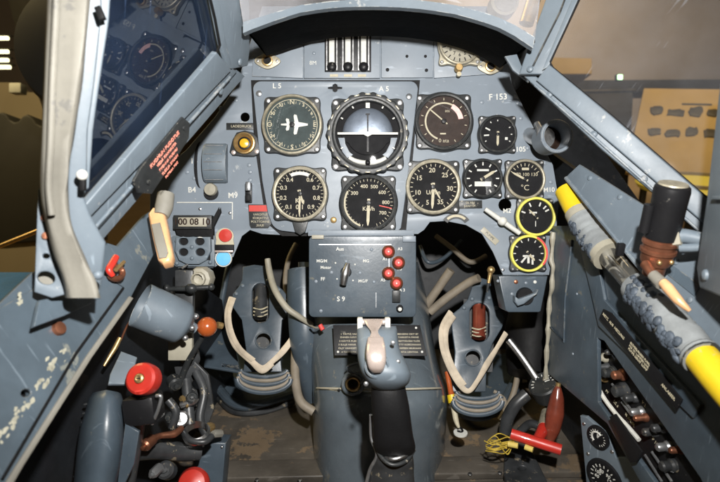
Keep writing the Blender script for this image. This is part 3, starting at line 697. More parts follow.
# arch band
def archband(pts_lo, pts_hi, d0):
    rows = []
    for (a, b) in zip(pts_lo, pts_hi):
        p, q = W(a[0], a[1], d0), W(b[0], b[1], d0-.004)
        fwd = FW*.008
        rows.append([p, q, q+fwd, p+fwd])
    return rows
lo = [(243, 33), (252, 29), (263, 25), (275, 20.5), (290, 15.5), (300, 12.5), (315, 10), (330, 8), (345, 7), (360, 6.5), (380, 6.5), (400, 7.2), (420, 8.8), (440, 11.5), (455, 14), (470, 18), (485, 22.5), (500, 28), (515, 36), (533, 48)]
hi = [(243, 22), (252, 19), (263, 16), (275, 12), (290, 8), (300, 5), (315, 3), (330, 1), (345, 0), (360, -1), (380, -1.5), (400, -1), (420, 0), (440, 2.5), (455, 5), (470, 8.5), (485, 12.5), (500, 18), (515, 25), (535, 37)]
part('arch_band', MB().loft(archband(lo, hi, .55)), M['frame'], ws, smooth=50)
# dark coaming hood from band to board; its black reach also carries the arch shade
rows = []
for a, b in zip(lo, hi):
    q = W(b[0], (a[1]+b[1])/2, .556); far = q+FW*.140+UP*.018
    rows.append([q, q+(far-q)*.5+UP*.006, far, far+UP*.003, q+UP*.003])
part('coaming', MB().loft(rows), M['felt'], ws, smooth=60)
# front glass above the band
rows = [[W(x, y, .55+.004), W(x+(x-390)*.1, -70, .50)] for x, y in hi]
rows = [[r0[0], r0[1], r0[1]+FW*.004, r0[0]+FW*.004] for r0 in rows]
part('front_glass', MB().loft(rows), M['panef'], ws)
# left post
part('post', MB().ppx(lf, [[(208, -30), (249, -30), (250, 50), (248, 66), (233, 69), (229, 66), (222, 30)]], .008, .0015), M['frame'], ws)
part('post_trim', MB().ppx(lf, [[(206, -30), (216, -30), (226, 40), (233, 69), (228, 68), (221, 45)]], .004, .0008, .003), M['frame'], ws)
# left rail, three stepped strips
part('rail', MB().ppx(lf, [[(217, 52), (232, 70), (82, 226), (86, 205)]], .006, .0012, .006), M['frame'], ws)
part('rail_step', MB().ppx(lf, [[(228, 67), (238, 71), (88, 242), (80, 224)]], .010, .0014, .001), M['frame'], ws)
part('rail_flange', MB().ppx(lf, [[(229, 79), (237, 70), (245, 76), (94, 250), (84, 240)]], .004, .0006, -.004), M['frame'], ws)
part('rail_bead', MB().tube([lf.at(230, 77, .003), lf.at(150, 166, .003), lf.at(91, 232, .003)], .0015, 8, False), M['frame'], ws)
rivets(lf, [(221, 91), (240, 62)], .0038, M['frame'], ws, 'rivet', .001, .002)
# gasket
part('gasket', MB().tube([lf.at(*p, .003) for p in ((206, -20), (215, 18), (220, 45), (216, 53), (205, 66), (150, 129), (91, 197))], .0012, 8, False), M['rubber'], ws)
part('side_glass', MB().ppx(lf, [[(100, -30), (218, -30), (236, 66), (86, 228), (80, 200)]], .003, 0, -.006), M['pane'], ws, 'left side pane reflecting the gauges')
# right post and rail
part('post', MB().ppx(rf, [[(556, -30), (592, -30), (577, 0), (549, 64), (546, 74), (519, 74), (522, 64)]], .008, .0015), M['frame'], ws)
part('post_trim', MB().ppx(rf, [[(584, -30), (592, -30), (577, 2), (549, 66), (542, 70), (548, 56)]], .004, .0008, .004), M['frame'], ws)
part('post_groove', MB().tube([rf.at(*p, .001) for p in ((572, -20), (560, 12), (533, 66))], .0010, 8, False), M['gauge'], ws)
part('rail', MB().ppx(rf, [[(549, 64), (612, 116), (720, 209), (735, 225), (728, 236), (706, 225), (600, 134), (536, 80)]], .006, .0012, .006), M['frame'], ws)
part('rail_step', MB().ppx(rf, [[(536, 76), (602, 132), (726, 240), (720, 252), (664, 202), (600, 148), (524, 76)]], .010, .0014, .001), M['frame'], ws)
part('rail_bead', MB().tube([rf.at(535, 85, .002), rf.at(620, 160, .002), rf.at(712, 242, .002)], .0014, 8, False), M['frame'], ws)
rivets(rf, [(530, 69), (549.5, 94.5), (594, 134), (644, 179)], .0034, M['frame'], ws, 'rivet', .0015, .002)
part('gasket', MB().tube([rf.at(*p, .003) for p in ((588, -20), (577, 4), (550, 62), (553, 68), (612, 116), (722, 211))], .0012, 8, False), M['rubber'], ws)
part('side_glass', MB().ppx(rf, [[(577, -30), (760, -30), (760, 240), (715, 215), (540, 70)]], .003, 0, -.006), M['paner'], ws, 'right side pane with a hazy view of the hangar')
part('corner_gusset', MB().plate(flat(507, 62, .60), [[(x*.6/FPX, y*.6/FPX) for x, y in ((-2, 6), (10, 8), (18, -12), (22, -20), (6, -8))]], .004, .0006), M['frame'], ws)
# canopy release placard screwed to left rail
pfm = plane3((163, 157, .47), (190, 125, .487), (150, 150, .461)); pfm = Frame(lf.at(163, 157, .009), lf.x, lf.y, lf.z)
t = thing('release_placard', 'dark placard with red KUOMUN PUDOTUS lettering screwed to the left windscreen rail', 'placard', pfm.o)
po = [(183, 117), (190, 123), (189, 138), (178, 156), (157, 186), (152, 194), (139, 193), (134, 181), (141, 168)]
part('plate', MB().plate(pfm, [[pfm.uv(*p) for p in po]], .0022, .0005, 0), M['gauge'], t)
u0 = Vector(pfm.uv(146, 174)); u1 = Vector(pfm.uv(183, 128)); ang = math.atan2((u1-u0).y, (u1-u0).x); L_ = (u1-u0).length
nrm = Vector((math.sin(ang), -math.cos(ang)))
m = MB()
for i, (s_, h, w_) in enumerate((('KUOMUN PUDOTUS', .0036, 1.0), ('VEDÄ KAHVASTA', .0029, .80), ('TYÖNNÄ KUOMU', .0026, .72), ('YLÖS JA SIVUUN', .0026, .70), ('PUTOAA POIS', .0024, .55))):
    c = (u0+u1)/2+nrm*(-.001+i*.0058)
    m.text(pfm, s_, c.x, c.y, h, .0002, ang, sx=1.0)
part('lettering', m, mat('placard_red', (.85, .30, .22), .6, bump=0), t)
for p in ((184, 128), (148, 182)):
    a, b = pfm.uv(*p); part('screw', MB().lathe(pfm, [(.0022, 0), (.002, .0012), (1e-5, .0014)], 12, a, b), M['gauge'], t)

# rear canopy frame, left
cf = plane3((90, 0, .362), (70, 230, .385), (45, 0, .350))
t = thing('canopy', 'cream and blue upright canopy frame at the far left with a worn padded seal', 'canopy frame', W(80, 290, .4))
part('frame_strip', MB().ppx(cf, [[(88, -30), (111, -30), (108, 20), (99, 80), (92, 130), (89, 185), (84, 196), (90, 214), (106, 243), (100, 300), (78, 300), (72, 240), (66, 210), (68, 160), (78, 70)]], .012, .002), M['frame'], t)
part('frame_edge', MB().ppx(cf, [[(100, -30), (112, -30), (109, 20), (100, 80), (93, 130), (89, 188), (86, 190), (87, 130), (94, 80), (101, 10)]], .003, .0008, .003), M['frame'], t)
seal = [[], []]
rows = []
for (x0, x1, y) in ((47, 92, -30), (47, 90, 0), (45, 86, 40), (43, 81, 90), (41, 73, 140), (40, 69, 175), (41, 68, 200), (46, 72, 225), (55, 84, 255), (62, 95, 280), (66, 100, 298)):
    c = (x0+x1)/2; hw = (x1-x0)/2; row = []
    for k in range(18):
        a = 2*math.pi*k/18
        jx = random.uniform(-1.1, 1.1)+1.2*math.sin(y*.11+k)*.5
        row.append(W(c+hw*math.copysign(abs(math.cos(a))**.6, math.cos(a))+jx, y, .352+.00010*y-.010*math.copysign(abs(math.sin(a))**.7, math.sin(a))*(1+.15*math.sin(3*a))))
    rows.append(row)
def smoothrows(rows, k=5):
    out = []
    for i in range(len(rows)-1):
        r0, r1, r2, r3 = rows[max(i-1, 0)], rows[i], rows[i+1], rows[min(i+2, len(rows)-1)]
        for j in range(k):
            t_ = j/k
            out.append([.5*((2*b)+(c-a)*t_+(2*a-5*b+4*c-d)*t_*t_+(3*b-a-3*c+d)*t_**3) for a, b, c, d in zip(r0, r1, r2, r3)])
    out.append(rows[-1]); return out
part('padded_seal', MB().loft(smoothrows(rows)), M['seal'], t, smooth=60)
m = MB().tube([W(x, y, .339+.00010*y) for x, y in ((58, -30), (56, 20), (53, 80), (51, 140), (49, 185), (52, 215))], [.0022]*6, 8); part('seam', m, M['seal'], t)
part('stud', MB().sphere(flat(82, 175, .370), .0036), M['white'], t)
part('latch', MB().box(flat(83, 184, .372), 0, 0, 0, .0035, .009, .004, .0006), M['rubber'], t)
part('stud', MB().sphere(flat(98, 275, .378), .0034), M['frame'], t)
part('latch', MB().box(flat(101, 14, .358), 0, 0, .001, .004, .009, .004, .0006, .4), M['rubber'], t)
ft = plane3((40, 200, .385), (60, 290, .385), (35, 290, .38))
part('foot_plate', MB().ppx(ft, [[(38, 188), (47, 192), (56, 215), (66, 262), (67, 294), (52, 298), (34, 292), (36, 240)], circ(46, 278, 9, 20, 6.5, .2), circ(46, 256, 3.6, 14, 2.6)], .004, .0008), M['frame'], t)
part('foot_backing', MB().ppx(ft, [[(39, 240), (60, 240), (62, 290), (38, 290)]], .001, 0, -.012), M['seal'], t)
for (x, y) in ((46, 236), (45, 218)):
    a, b = ft.uv(x, y); part('foot_stud', MB().lathe(ft, [(.003, 0), (.0022, .003), (1e-5, .0032)], 12, a, b), M['copper'], t)
# right canopy post
rp = plane3((705, 150, .42), (705, 280, .42), (745, 200, .36))
t = thing('canopy_post', 'blue upright canopy post at the right edge of the view', 'canopy frame', W(712, 290, .42))
part('post', MB().ppx(rp, [[(722, 60), (760, 60), (760, 312), (722, 298), (699, 288), (696, 268), (706, 200)]], .012, .002), M['frame'], t)
part('flange', MB().ppx(rp, [[(712, 196), (760, 196), (760, 200), (711, 200)]], .004, .0006, .003), M['frame'], t)
rivets(rp, [(706, 275)], .0045, M['frame'], t, 'rivet', 0, .003)

# ================================================================== SILLS
sl = plane3((60, 290, .42), (150, 235, .54), (0, 480, .33))
t = thing('cockpit_sill', 'wide worn grey sill along the left cockpit edge with chipped yellowish patches', 'sill', sl.at(60, 380))
part('sill_plate', MB().ppx(sl, [[(-60, 330), (0, 303), (33, 272), (100, 240), (118, 246), (146, 214), (163, 204), (168, 212), (162, 240), (130, 300), (62, 400), (-30, 560), (-80, 560)], circ(26, 393, 5.2, 16, 4, -.3)], .006, .0012), M['sill'], t)
part('inner_lip', MB().ppx(sl, [[(130, 296), (134, 298), (92, 358), (24, 466), (-30, 560), (-42, 560), (17, 466), (88, 355)]], .004, .0008, .002), M['seal'], t)
part('seam', MB().tube([sl.at(*p, .0025) for p in ((106, 277), (123, 288), (76, 353), (2, 479))], .0013, 6, False), M['rubber'], t)
part('upper_sheet', MB().ppx(sl, [[(106, 276), (124, 286), (76, 352), (2, 478), (-30, 540), (-60, 560), (-70, 345), (0, 308), (70, 268)], circ(26, 393, 5.2, 16, 4, -.3)], .002, .0006, .003), M['sill'], t)
part('hole_backing', MB().ppx(sl, [circ(26, 393, 8, 16)], .001, 0, -.008), M['rubber'], t)
a, b = sl.uv(58, 329, .003); part('bolt', MB().lathe(sl, [(.0052, .003), (.0046, .006), (.003, .0066), (1e-5, .0062)], 18, a, b), M['copper'], t)
m = MB()
for k in range(48):
    f_ = random.random()**.9; cx, cy = 66-66*f_+random.gauss(0, 3.2), 346+96*f_+random.gauss(0, 3.2)
    if k > 44: cx, cy = random.uniform(18, 34), random.uniform(292, 306)
    n_ = random.randint(6, 10); r_ = random.uniform(.5, 2.9)
    u_, v_ = sl.uv(cx, cy, .0034)
    m.plate(sl, [[(u_+r_*.00075*random.uniform(.4, 1.3)*math.cos(2*math.pi*q/n_), v_+r_*.00075*random.uniform(.4, 1.3)*1.5*math.sin(2*math.pi*q/n_)) for q in range(n_)]], .0003, 0, .00325)
part('chipped_primer', m, mat('old_primer', (.33, .32, .25), .7, var=.3, vscale=120), t)
t = thing('frame_bracket', 'bent triangular bracket joining the canopy frame foot to the left sill', 'bracket', sl.at(70, 300))
part('bracket_plate', MB().ppx(sl, [[(40, 300), (96, 290), (92, 303), (64, 316), (34, 327)]], .004, .0008, .016), M['sill'], t)
part('bracket_web', MB().ppx(sl, [[(52, 296), (94, 290), (92, 300), (60, 306)]], .018, .001, .012), M['sill'], t)
# red latch on sill
t = thing('red_latch', 'little red painted hook latch on a brass ring on the left sill', 'latch', sl.at(115, 268))
part('hook', MB().tube([sl.at(*p, .012) for p in ((116, 257), (112, 264), (109, 270), (113, 276))], [.0028, .0030, .0028, .002]), M['redp'], t)
m = MB().tube([sl.at(116+6.5*math.cos(R(a)), 273+6*math.sin(R(a)), .008) for a in range(-120, 170, 20)], .0026, 10); part('ring', m, M['copper'], t)
part('pin', MB().tube([sl.at(124, 262, .008), sl.at(116, 270, .012)], .0016), M['brass'], t)

# right shelf
rs = plane3((576, 170, .62), (720, 335, .44), (720, 262, .455))
t = thing('cockpit_shelf', 'blue grey side shelf running along the right sill under the windscreen rail', 'sill', rs.at(640, 240))
part('shelf_plate', MB().ppx(rs, [[(565, 177), (579, 164), (648, 208), (730, 262), (800, 320), (800, 440), (720, 352), (640, 268)]], .008, .0015), M['frame'], t)
part('shelf_edge', MB().tube([rs.at(*p, .001) for p in ((566, 178), (640, 268), (720, 352), (790, 430))], .0022, 8, False), M['frame'], t)
rivets(rs, [(620, 197), (590, 178), (690, 300), (676, 262)], .003, M['frame'], t, 'rivet', 0, .002)
part('scratched_patch', MB().ppx(rs, [[(668, 262), (700, 285), (694, 296), (664, 272)]], .0008, .0003, .0012), M['sill'], t)

# ================================================================== RIGHT WALL
rw = plane3((552, 235, .71), (545, 375, .74), (700, 470, .47))
t = thing('side_wall_panel', 'dark blue grey right cockpit side panel sloping down beside the pedals', 'wall panel', rw.at(600, 330))
part('wall_plate', MB().ppx(rw, [[(552, 226), (572, 226), (608, 262), (800, 440), (800, 620), (690, 620), (640, 482), (607, 424), (546, 372)],
     [(597, 338), (604, 341), (700, 478), (716, 512), (676, 512), (640, 462), (598, 402)]], .005, .001), M['blue'], t)
part('raised_band', MB().ppx(rw, [[(578, 240), (596, 254), (604, 300), (700, 405), (692, 418), (598, 326), (590, 290)]], .004, .001, .004), M['blue'], t)
part('crease', MB().tube([rw.at(*p, .001) for p in ((572, 240), (565, 300), (564, 342), (548, 325))], .0012, 8, False), M['blue'], t)
rivets(rw, [(577, 294), (573, 354), (600, 282), (585, 268)], .0016, M['panel'], t)
part('edge_welt', MB().tube([rw.at(x, y, .002)+Vector((random.uniform(-.0006, .0006), 0, random.uniform(-.0006, .0006))) for x, y in [(553-7.5*k/22+ (1.5 if 4 < k < 9 else 0), 232+k*7) for k in range(22)]], [.0028+.0009*math.sin(k*1.9) for k in range(22)], 8), M['clearmetal'], t)
# placard strip
sp_ = Frame(rw.at(642, 360, .0085), rw.x, rw.y, rw.z)
t = thing('breaker_placard', 'long narrow black placard strip with rows of small white text above the breaker panel', 'placard', sp_.o)
part('plate', MB().plate(sp_, [[sp_.uv(*p) for p in ((603, 309), (611, 313), (682, 400), (676, 410), (599, 318))]], .0015, .0004, 0), M['black'], t)
A_ = Vector(sp_.uv(603, 314)); B_ = Vector(sp_.uv(679, 405)); an = math.atan2((B_-A_).y, (B_-A_).x)
D_ = (B_-A_); nn = Vector((-D_.y, D_.x)).normalized()
m = MB()
def stx(s_, f, off, h): c = A_+D_*f+nn*off; m.text(sp_, s_, c.x, c.y, h, .0002, an)
stx('NETZ  AUS', .08, .0003, .0030); stx('HEIZUNG', .25, .0003, .0030)
for j in range(3): stx(('SICHERUNGEN FUNK', 'MG 151 LAMPEN UHR', 'PUMPE GERÄT KOMP')[j], .52, .0038-j*.0036, .0024)
stx('ANLASSER', .88, 0, .0030)
part('lettering', m, M['cream'], t)
# breaker panel
bk = Frame(rw.at(640, 420, -.018), rw.x, rw.y, rw.z)
t = thing('breaker_box', 'black recessed circuit breaker panel crowded with small knobs on the right wall', 'switch panel', bk.o)
bo = [(595, 334), (606, 338), (704, 478), (730, 520), (676, 520), (638, 468), (594, 406)]
part('back_plate', MB().plate(bk, [[bk.uv(*p) for p in bo]], .004, .0005, 0), M['black'], t)
def onb(px, py, z=0): return bk.at(px, py, z)
for (x, y, r_, mt) in ((601, 358, .005, 'clearmetal'), (603, 367, .004, 'grime'), (601, 379, .004, 'brass'), (609, 373, .0065, 'gauge'), (619, 375, .006, 'copper'), (620, 391, .008, 'grime'), (637, 412, .005, 'alu'), (641, 418, .004, 'copper'), (659, 428, .005, 'grime'), (612, 352, .004, 'grime'), (631, 398, .005, 'grime'), (664, 447, .005, 'alu'), (677, 450, .004, 'copper'), (650, 432, .005, 'grime'), (668, 466, .006, 'grime')):
    a, b = bk.uv(x, y, .006)
    c = part('breaker_knob', MB().lathe(bk, [(r_*1.15, 0), (r_*1.1, .003), (r_*.8, .005), (r_*.8, .012), (r_*.6, .0135), (1e-5, .014)], 16, a, b), M[mt], t)
for (x0, y0, x1, y1) in ((612, 384, 634, 414), (622, 402, 632, 416), (652, 452, 672, 482), (645, 455, 662, 482), (606, 345, 616, 360)):
    part('slot_bar', MB().tube([onb(x0, y0, .004), onb(x1, y1, .004)], .0014, 6, False), M['alu'], t)
part('curved_wire', MB().tube([onb(*p, .012) for p in ((597, 385), (604, 398), (616, 414), (628, 427), (639, 440))], .0024, 8), M['white'], t)
m = MB()
for (x, y, s_) in ((607, 392, 'FT'), (616, 404, 'EZ 6'), (644, 404, 'V 2'), (655, 442, 'P 15'), (630, 420, 'KÜHLER')):
    a, b = bk.uv(x, y); m.text(bk, s_, a, b, .0034, .0002, an)
part('lettering', m, M['cream'], t)
m = MB().plate(sp_, [[sp_.uv(*p) for p in ((609, 417), (615, 414), (642, 452), (636, 462), (630, 463))]], .002, .0005, 0)
solo('lower_placard', m, M['black'], 'short black placard below the curved white wire of the breaker panel', 'placard')
# lower right dial plate
lp = plane3((580, 420, .66), (595, 480, .66), (640, 470, .60))
t = thing('dial_cluster', 'blue plate with two black oxygen dials at the bottom right of the view', 'dial plate', lp.at(605, 450))
part('plate', MB().ppx(lp, [[(580, 416), (586, 417), (608, 436), (616, 458), (640, 458), (660, 540), (590, 540), (586, 482)]], .005, .001), M['frame'], t)
for (x, y, r_, lab) in ((599, 437, 11, 'upper half dial'), (605, 478, 18, 'lower dial with white figures')):
    a, b = lp.uv(x, y); q = r_*.66/FPX
    g = part('dial', MB().lathe(lp, [(q*1.1, 0), (q*1.08, .003), (q*.9, .004), (q*.88, .0025), (1e-5, .0025)], 32, a, b), M['black'], t, lab)
    m = MB(); f2 = Frame(lp.w(a, b), lp.x, lp.y, lp.z); ticks(m, f2, q*.66, q*.82, q*.07, range(-150, 160, 20), .0027)
    if r_ > 12: nums(m, f2, q, .0027, [('100', -70), ('80', -30), ('90', 30), ('120', 70), ('10', 110), ('60', -110)], .42, .2)
    else: m.tube([f2.w(q*.55*math.cos(R(k)), q*.55*math.sin(R(k)), .003) for k in range(60, 250, 20)], q*.09, 6); ticks(m, f2, 0, q*.5, q*.12, [-10, 20], .0028)
    part('markings', m, M['white'], g)
rivets(lp, [(584, 424), (588, 454), (612, 452)], .0024, M['steel'], t, 'screw')

# ================================================================== HOSE
hp = [(566, 190, .64), (578, 213, .62), (590, 232, .60), (603, 250, .575), (620, 268, .55), (637, 287, .52), (655, 306, .49), (674, 327, .46), (695, 350, .435), (722, 382, .405), (765, 432, .37), (815, 500, .34)]
HP = [W(*p) for p in hp]
def seg(i, j, n=6):
    P = HP; out = []
    import_pts = []
    steps = max(2, int((j-i)*n))
    for k in range(steps+1):
        u = i+(j-i)*k/steps; a = int(min(math.floor(u), len(P)-2)); tt = u-a
        p0, p1, p2, p3 = P[max(a-1, 0)], P[a], P[a+1], P[min(a+2, len(P)-1)]
        out.append(.5*((2*p1)+(p2-p0)*tt+(2*p0-5*p1+4*p2-p3)*tt*tt+(3*p1-p0-3*p2+p3)*tt**3))
    return out
t = thing('fuel_hose', 'thick yellow fuel hose wrapped in grey lagging with a clear glass section', 'hose', HP[4])
def pipe_(i, j, r0, r1, mt, name, lab=None, jit=0, n=6, sg=18):
    pts = seg(i, j, n); k = len(pts)
    rr = [r0+(r1-r0)*q/(k-1)+jit*random.uniform(-1, 1) for q in range(k)]
    return part(name, MB().tube(pts, rr, sg, False), M[mt], t, lab, 60)
pipe_(0, 1.4, .0125, .0130, 'yellow', 'hose_end')
pipe_(.95, 1.25, .0142, .0142, 'clearmetal', 'hose_clamp')
pipe_(1.3, 3.3, .0148, .0160, 'cloth', 'lagging', None, .0010, 10)
pipe_(3.2, 5.2, .0105, .0105, 'tubeglass', 'sight_glass')
pipe_(3.2, 5.2, .0022, .0022, 'steel', 'inner_pipe')
pipe_(3.1, 3.35, .0166, .0166, 'clearmetal', 'glass_collar')
pipe_(5.0, 8.3, .0160, .0146, 'cloth', 'lagging', None, .0008, 10)
pipe_(8.2, 11, .0126, .0126, 'yellow', 'hose_end')
pipe_(8.15, 8.3, .0150, .0150, 'grime', 'end_band')
for (i0, i1, num, side, sz) in ((1.4, 3.2, 44, -1, .0040), (5.3, 8.1, 85, -1, .0044), (5.1, 6.3, 16, 0, .0046)):
    m = MB()
    for k in range(num):
        u = random.uniform(i0, i1); P = seg(u, u+.05, 20); p = P[0]; tg = (P[-1]-P[0]).normalized()
        s1 = tg.cross(-FW).normalized(); s2 = s1.cross(tg)
        if s2.dot(-FW) < 0: s2 = -s2
        if s1.dot(RT) > 0: s1 = -s1
        g = R(random.gauss(4 if side else 62, 14))
        rr = .0148 if i0 < 3 else .0152
        c = p+(s1*math.cos(g)+s2*math.sin(g))*rr
        if s1.dot(RT) > 0: pass
        q0 = len(m.v); zz = (c-p).normalized(); m.sphere(axisframe(c, zz, tg), sz*random.uniform(.45, 1.1), 0, 0, 0, random.uniform(.7, 1.4), random.uniform(.7, 1.3), .6, 10, 7)
        for iv in range(q0, len(m.v)): m.v[iv] = m.v[iv]+Vector([random.uniform(-1, 1)*sz*.10 for _ in range(3)])
    part('sealing_lumps', m, M['lumps'], t, None, 80)
# bronze lever beside hose
t = thing('tan_pointer_lever', 'tapered tan lever with a white collar lying along the grey hose lagging', 'lever', W(665, 290, .49))
part('grip', MB().tube([W(658, 277, .452), W(668, 288, .440), (W(678, 300, .430)), W(690, 311, .424)], [.0030, .0044, .0038, .0014], 14), M['tanplastic'], t)
part('collar', MB().tube([W(653, 275, .456), W(662, 284, .446)], [.0046, .0052], 16, False), M['seal'], t)
part('neck', MB().tube([W(645, 264, .468), W(654, 276, .456)], [.0042, .0038]), M['copper'], t)
# black cylinder
cf_ = axisframe(W(656, 260, .475), (UP*.93-FW*.36+RT*.02))
S5 = .475/FPX
t = thing('filler_valve', 'black cylindrical cap on a copper collar standing on the right shelf', 'valve', cf_.o)
part('cap', MB().lathe(cf_, [(15.5*S5, 24*S5), (16*S5, 60*S5), (16.4*S5, 72*S5), (15.6*S5, 76*S5), (14*S5, 77.5*S5), (1e-5, 78*S5)], 40), M['black'], t)
part('cap_top', MB().lathe(cf_, [(13.6*S5, 77.9*S5), (13*S5, 79.2*S5), (6*S5, 78.9*S5), (1e-5, 78.7*S5)], 36), M['ring'], t)
part('copper_collar', MB().lathe(cf_, [(13*S5, -4*S5), (14.8*S5, 0), (15*S5, 8*S5), (16.8*S5, 9*S5), (16.8*S5, 12*S5), (15*S5, 13*S5), (15*S5, 17*S5), (16.6*S5, 18*S5), (16.6*S5, 21*S5), (14.6*S5, 22*S5), (14.6*S5, 27*S5)], 40), M['copper'], t)
part('base', MB().lathe(cf_, [(10*S5, -16*S5), (11*S5, -4*S5), (13*S5, -3*S5)], 30), M['copper'], t)
part('side_block', MB().box(cf_, -17*S5, 38*S5, -4*S5, 8*S5, 6*S5, 14*S5, .001), M['black'], t)
m = MB().tube([cf_.w(-19*S5, 0, 30*S5), cf_.w(-19*S5, 0, 58*S5)], 5*S5, 14, False); part('side_tube', m, M['black'], t)
part('wrapping', MB().tube([cf_.w(14*S5, 4*S5, 10*S5), cf_.w(15*S5, 4*S5, 24*S5), cf_.w(14*S5, 3*S5, 40*S5)], [.004, .0045, .002]), M['cloth'], t)
for a in (250, 300): part('bolt', MB().sphere(cf_, 2.6*S5, 15*S5*math.cos(R(a)), 15*S5*math.sin(R(a)), 3*S5), M['brass'], t)
t = thing('valve_bracket', 'grey pipe bracket right of the black capped valve', 'bracket', W(690, 238, .47))
part('pipe', MB().tube([W(672, 238, .465), W(684, 236, .458), W(705, 240, .448)], [.008, .006, .0055]), M['frame'], t)
part('nut', MB().tube([W(674, 238, .463), W(682, 237, .459)], .0095, 6, False), M['clearmetal'], t)
part('hook', MB().tube([W(702, 232, .448), W(707, 242, .446), W(700, 247, .448), W(680, 248, .458)], .0035), M['frame'], t)
# ================================================================== CENTRE TUNNEL
def usec(cx, hw, y, d, H, e=.55, n=24):
    row = []
    for k in range(n+1):
        a = -math.pi/2+math.pi*k/n; s_, c = math.sin(a), math.cos(a)
        row.append(W(cx+hw*math.copysign(abs(s_)**e, s_), y, d+H*(1-abs(c)**e)))
    return row
t = thing('centre_tunnel', 'glossy grey rounded gun tunnel between the pedals with a weld seam across it', 'tunnel cover', W(378, 482, .66))
rows = [usec(358, 60, 262, .775, .10), usec(362, 63, 290, .765, .10), usec(367, 63, 318, .748, .10), usec(371, 63, 345, .73, .10), usec(375, 64.5, 370, .712, .10), usec(378.5, 66, 386, .700, .10), usec(379, 66.5, 391, .695, .10), usec(380, 67, 400, .688, .11), usec(380, 67, 412, .684, .12), usec(379.5, 66.5, 430, .686, .14), usec(379, 65.5, 455, .694, .15), usec(378, 64, 482, .702, .16), usec(378, 63, 560, .72, .18)]
part('cover', MB().loft(smoothrows(rows, 4), closed=False, caps=False), M['tunnel'], t, smooth=80)
part('weld_seam', MB().tube([W(379+x, 390-abs(x)*.03, .6915+.10*(1-math.cos(math.asin(min(1, (abs(x)/67)**(1/.55))))**.55)) for x in range(-62, 63, 4)], .0013, 8), M['clearmetal'], t)
rivets(flat(360, 241, .694), [(339, 390)], .0018, M['black'], t)
part('side_column', MB().tube([W(303, 270, .80), W(304, 300, .79), W(306, 345, .78), W(312, 400, .80)], [.022, .024, .022, .010], 20), M['blue'], t)
# placard
pp = plane3((333, 325, .727), (420, 325, .727), (380, 357, .712))
t = thing('data_placard', 'black data placard with white text lines on top of the grey tunnel', 'placard', pp.at(378, 340, .004))
part('plate', MB().ppx(pp, [[(333, 325), (420, 325), (427, 356), (334.5, 355.5)]], .001, .0002, .006), M['black'], t)
m = MB()
for i, (yy, tx) in enumerate(((330.5, 'POLTTOAINE'), (334.2, '1 TÄYTÄ VAIN SUODATTIMEN LÄPI     LENTOBENSIINI OKT 87'), (337.4, 'ENNEN KÄYNNISTYSTÄ AVAA HANA     SEKÄ TARKISTA PAINE'), (341.2, '2 KÄYTÄ PUMPPUA KUNNES PAINE     NOUSEE RIITTÄVÄN YLÖS'), (344.8, '3 SULJE HANA KUN MOOTTORI ON     PYSÄYTETTY KOKONAAN'), (348.4, 'ÖLJY VAIHDETAAN 25 TUNNIN VÄLEIN     TAI TARPEEN MUKAAN'), (352.2, '4 TARKISTA JÄÄHDYTYSNESTE     ENNEN JOKAISTA LENTOA'))):
    a, b = pp.uv(379.5+yy*.02-6.8, yy, .0062); m.text(pp, tx, a, b, .0020, .0062, sx=1.28, bold=.015)
part('lettering', m, M['cream'], t)
for x, y in ((338, 352), (422, 352), (416, 328)):
    a, b = pp.uv(x, y, .006); part('screw', MB().lathe(pp, [(.0016, .006), (.0014, .0070), (1e-5, .0071)], 10, a, b), M['white'], t)
# eyelet on tunnel
ef = flat(353, 384, .685); S6 = .685/FPX
t = thing('ring_socket', 'round socket with a brass hole and shackle on the tunnel left of the control stick', 'socket', ef.o)
part('ring', MB().lathe(ef, [(11.5*S6, -.01), (11.5*S6, .003), (10*S6, .0045), (8.4*S6, .003), (8*S6, -.004)], 32), M['tunnel'], t)
part('inner_ring', MB().lathe(ef, [(7.9*S6, .001), (7*S6, .004), (5.4*S6, .003), (5*S6, -.004), (1e-5, -.006)], 28), M['brass'], t)
part('plug', MB().lathe(ef, [(1e-5, -.0045), (5*S6, -.004)], 20), M['black'], t)
m = MB().tube([ef.w(x*S6, y*S6, .006) for x, y in ((8, 1), (12, 8), (8, 13), (0, 12), (-6, 17), (2, 21), (10, 22))], .0016, 8); part('shackle', m, M['tunnel'], t)

# ================================================================== CONTROL STICK
t = thing('control_stick', 'black control stick with a blue grey head and chrome trigger in front of the tunnel', 'control stick', W(390, 482, .62))
def oval(x0, x1, y, d, th, n=20, e=.8):
    cx = (x0+x1)/2; hw = (x1-x0)/2
    return [W(cx+hw*math.copysign(abs(math.cos(2*math.pi*k/n))**e, math.cos(2*math.pi*k/n)), y, d+th*math.copysign(abs(math.sin(2*math.pi*k/n))**e, math.sin(2*math.pi*k/n))) for k in range(n)]
g = [oval(371, 404, 378, .535, .014), oval(371, 406, 390, .530, .016), oval(371.5, 409, 405, .530, .017), oval(372.5, 411, 420, .533, .018), oval(373, 413, 435, .537, .018), oval(374, 415.5, 448, .542, .018), oval(378, 412, 456, .548, .017)]
part('grip', MB().loft(smoothrows(g)), M['rubber'], t, smooth=70)
h = [oval(358, 396, 326, .545, .005), oval(357, 397, 330, .537, .012), oval(356.5, 398, 340, .530, .016), oval(357, 400, 350, .524, .018), oval(358, 405, 360, .518, .020), oval(360.5, 409.5, 370, .514, .021), oval(364, 410.5, 377, .514, .021), oval(369, 408, 384, .517, .019), oval(376, 400, 390, .523, .013), oval(383, 394, 392, .528, .006)]
part('head', MB().loft(smoothrows(h)), M['frame'], t, smooth=70)
hd = flat(377, 366, .4965); Sh = .4965/FPX
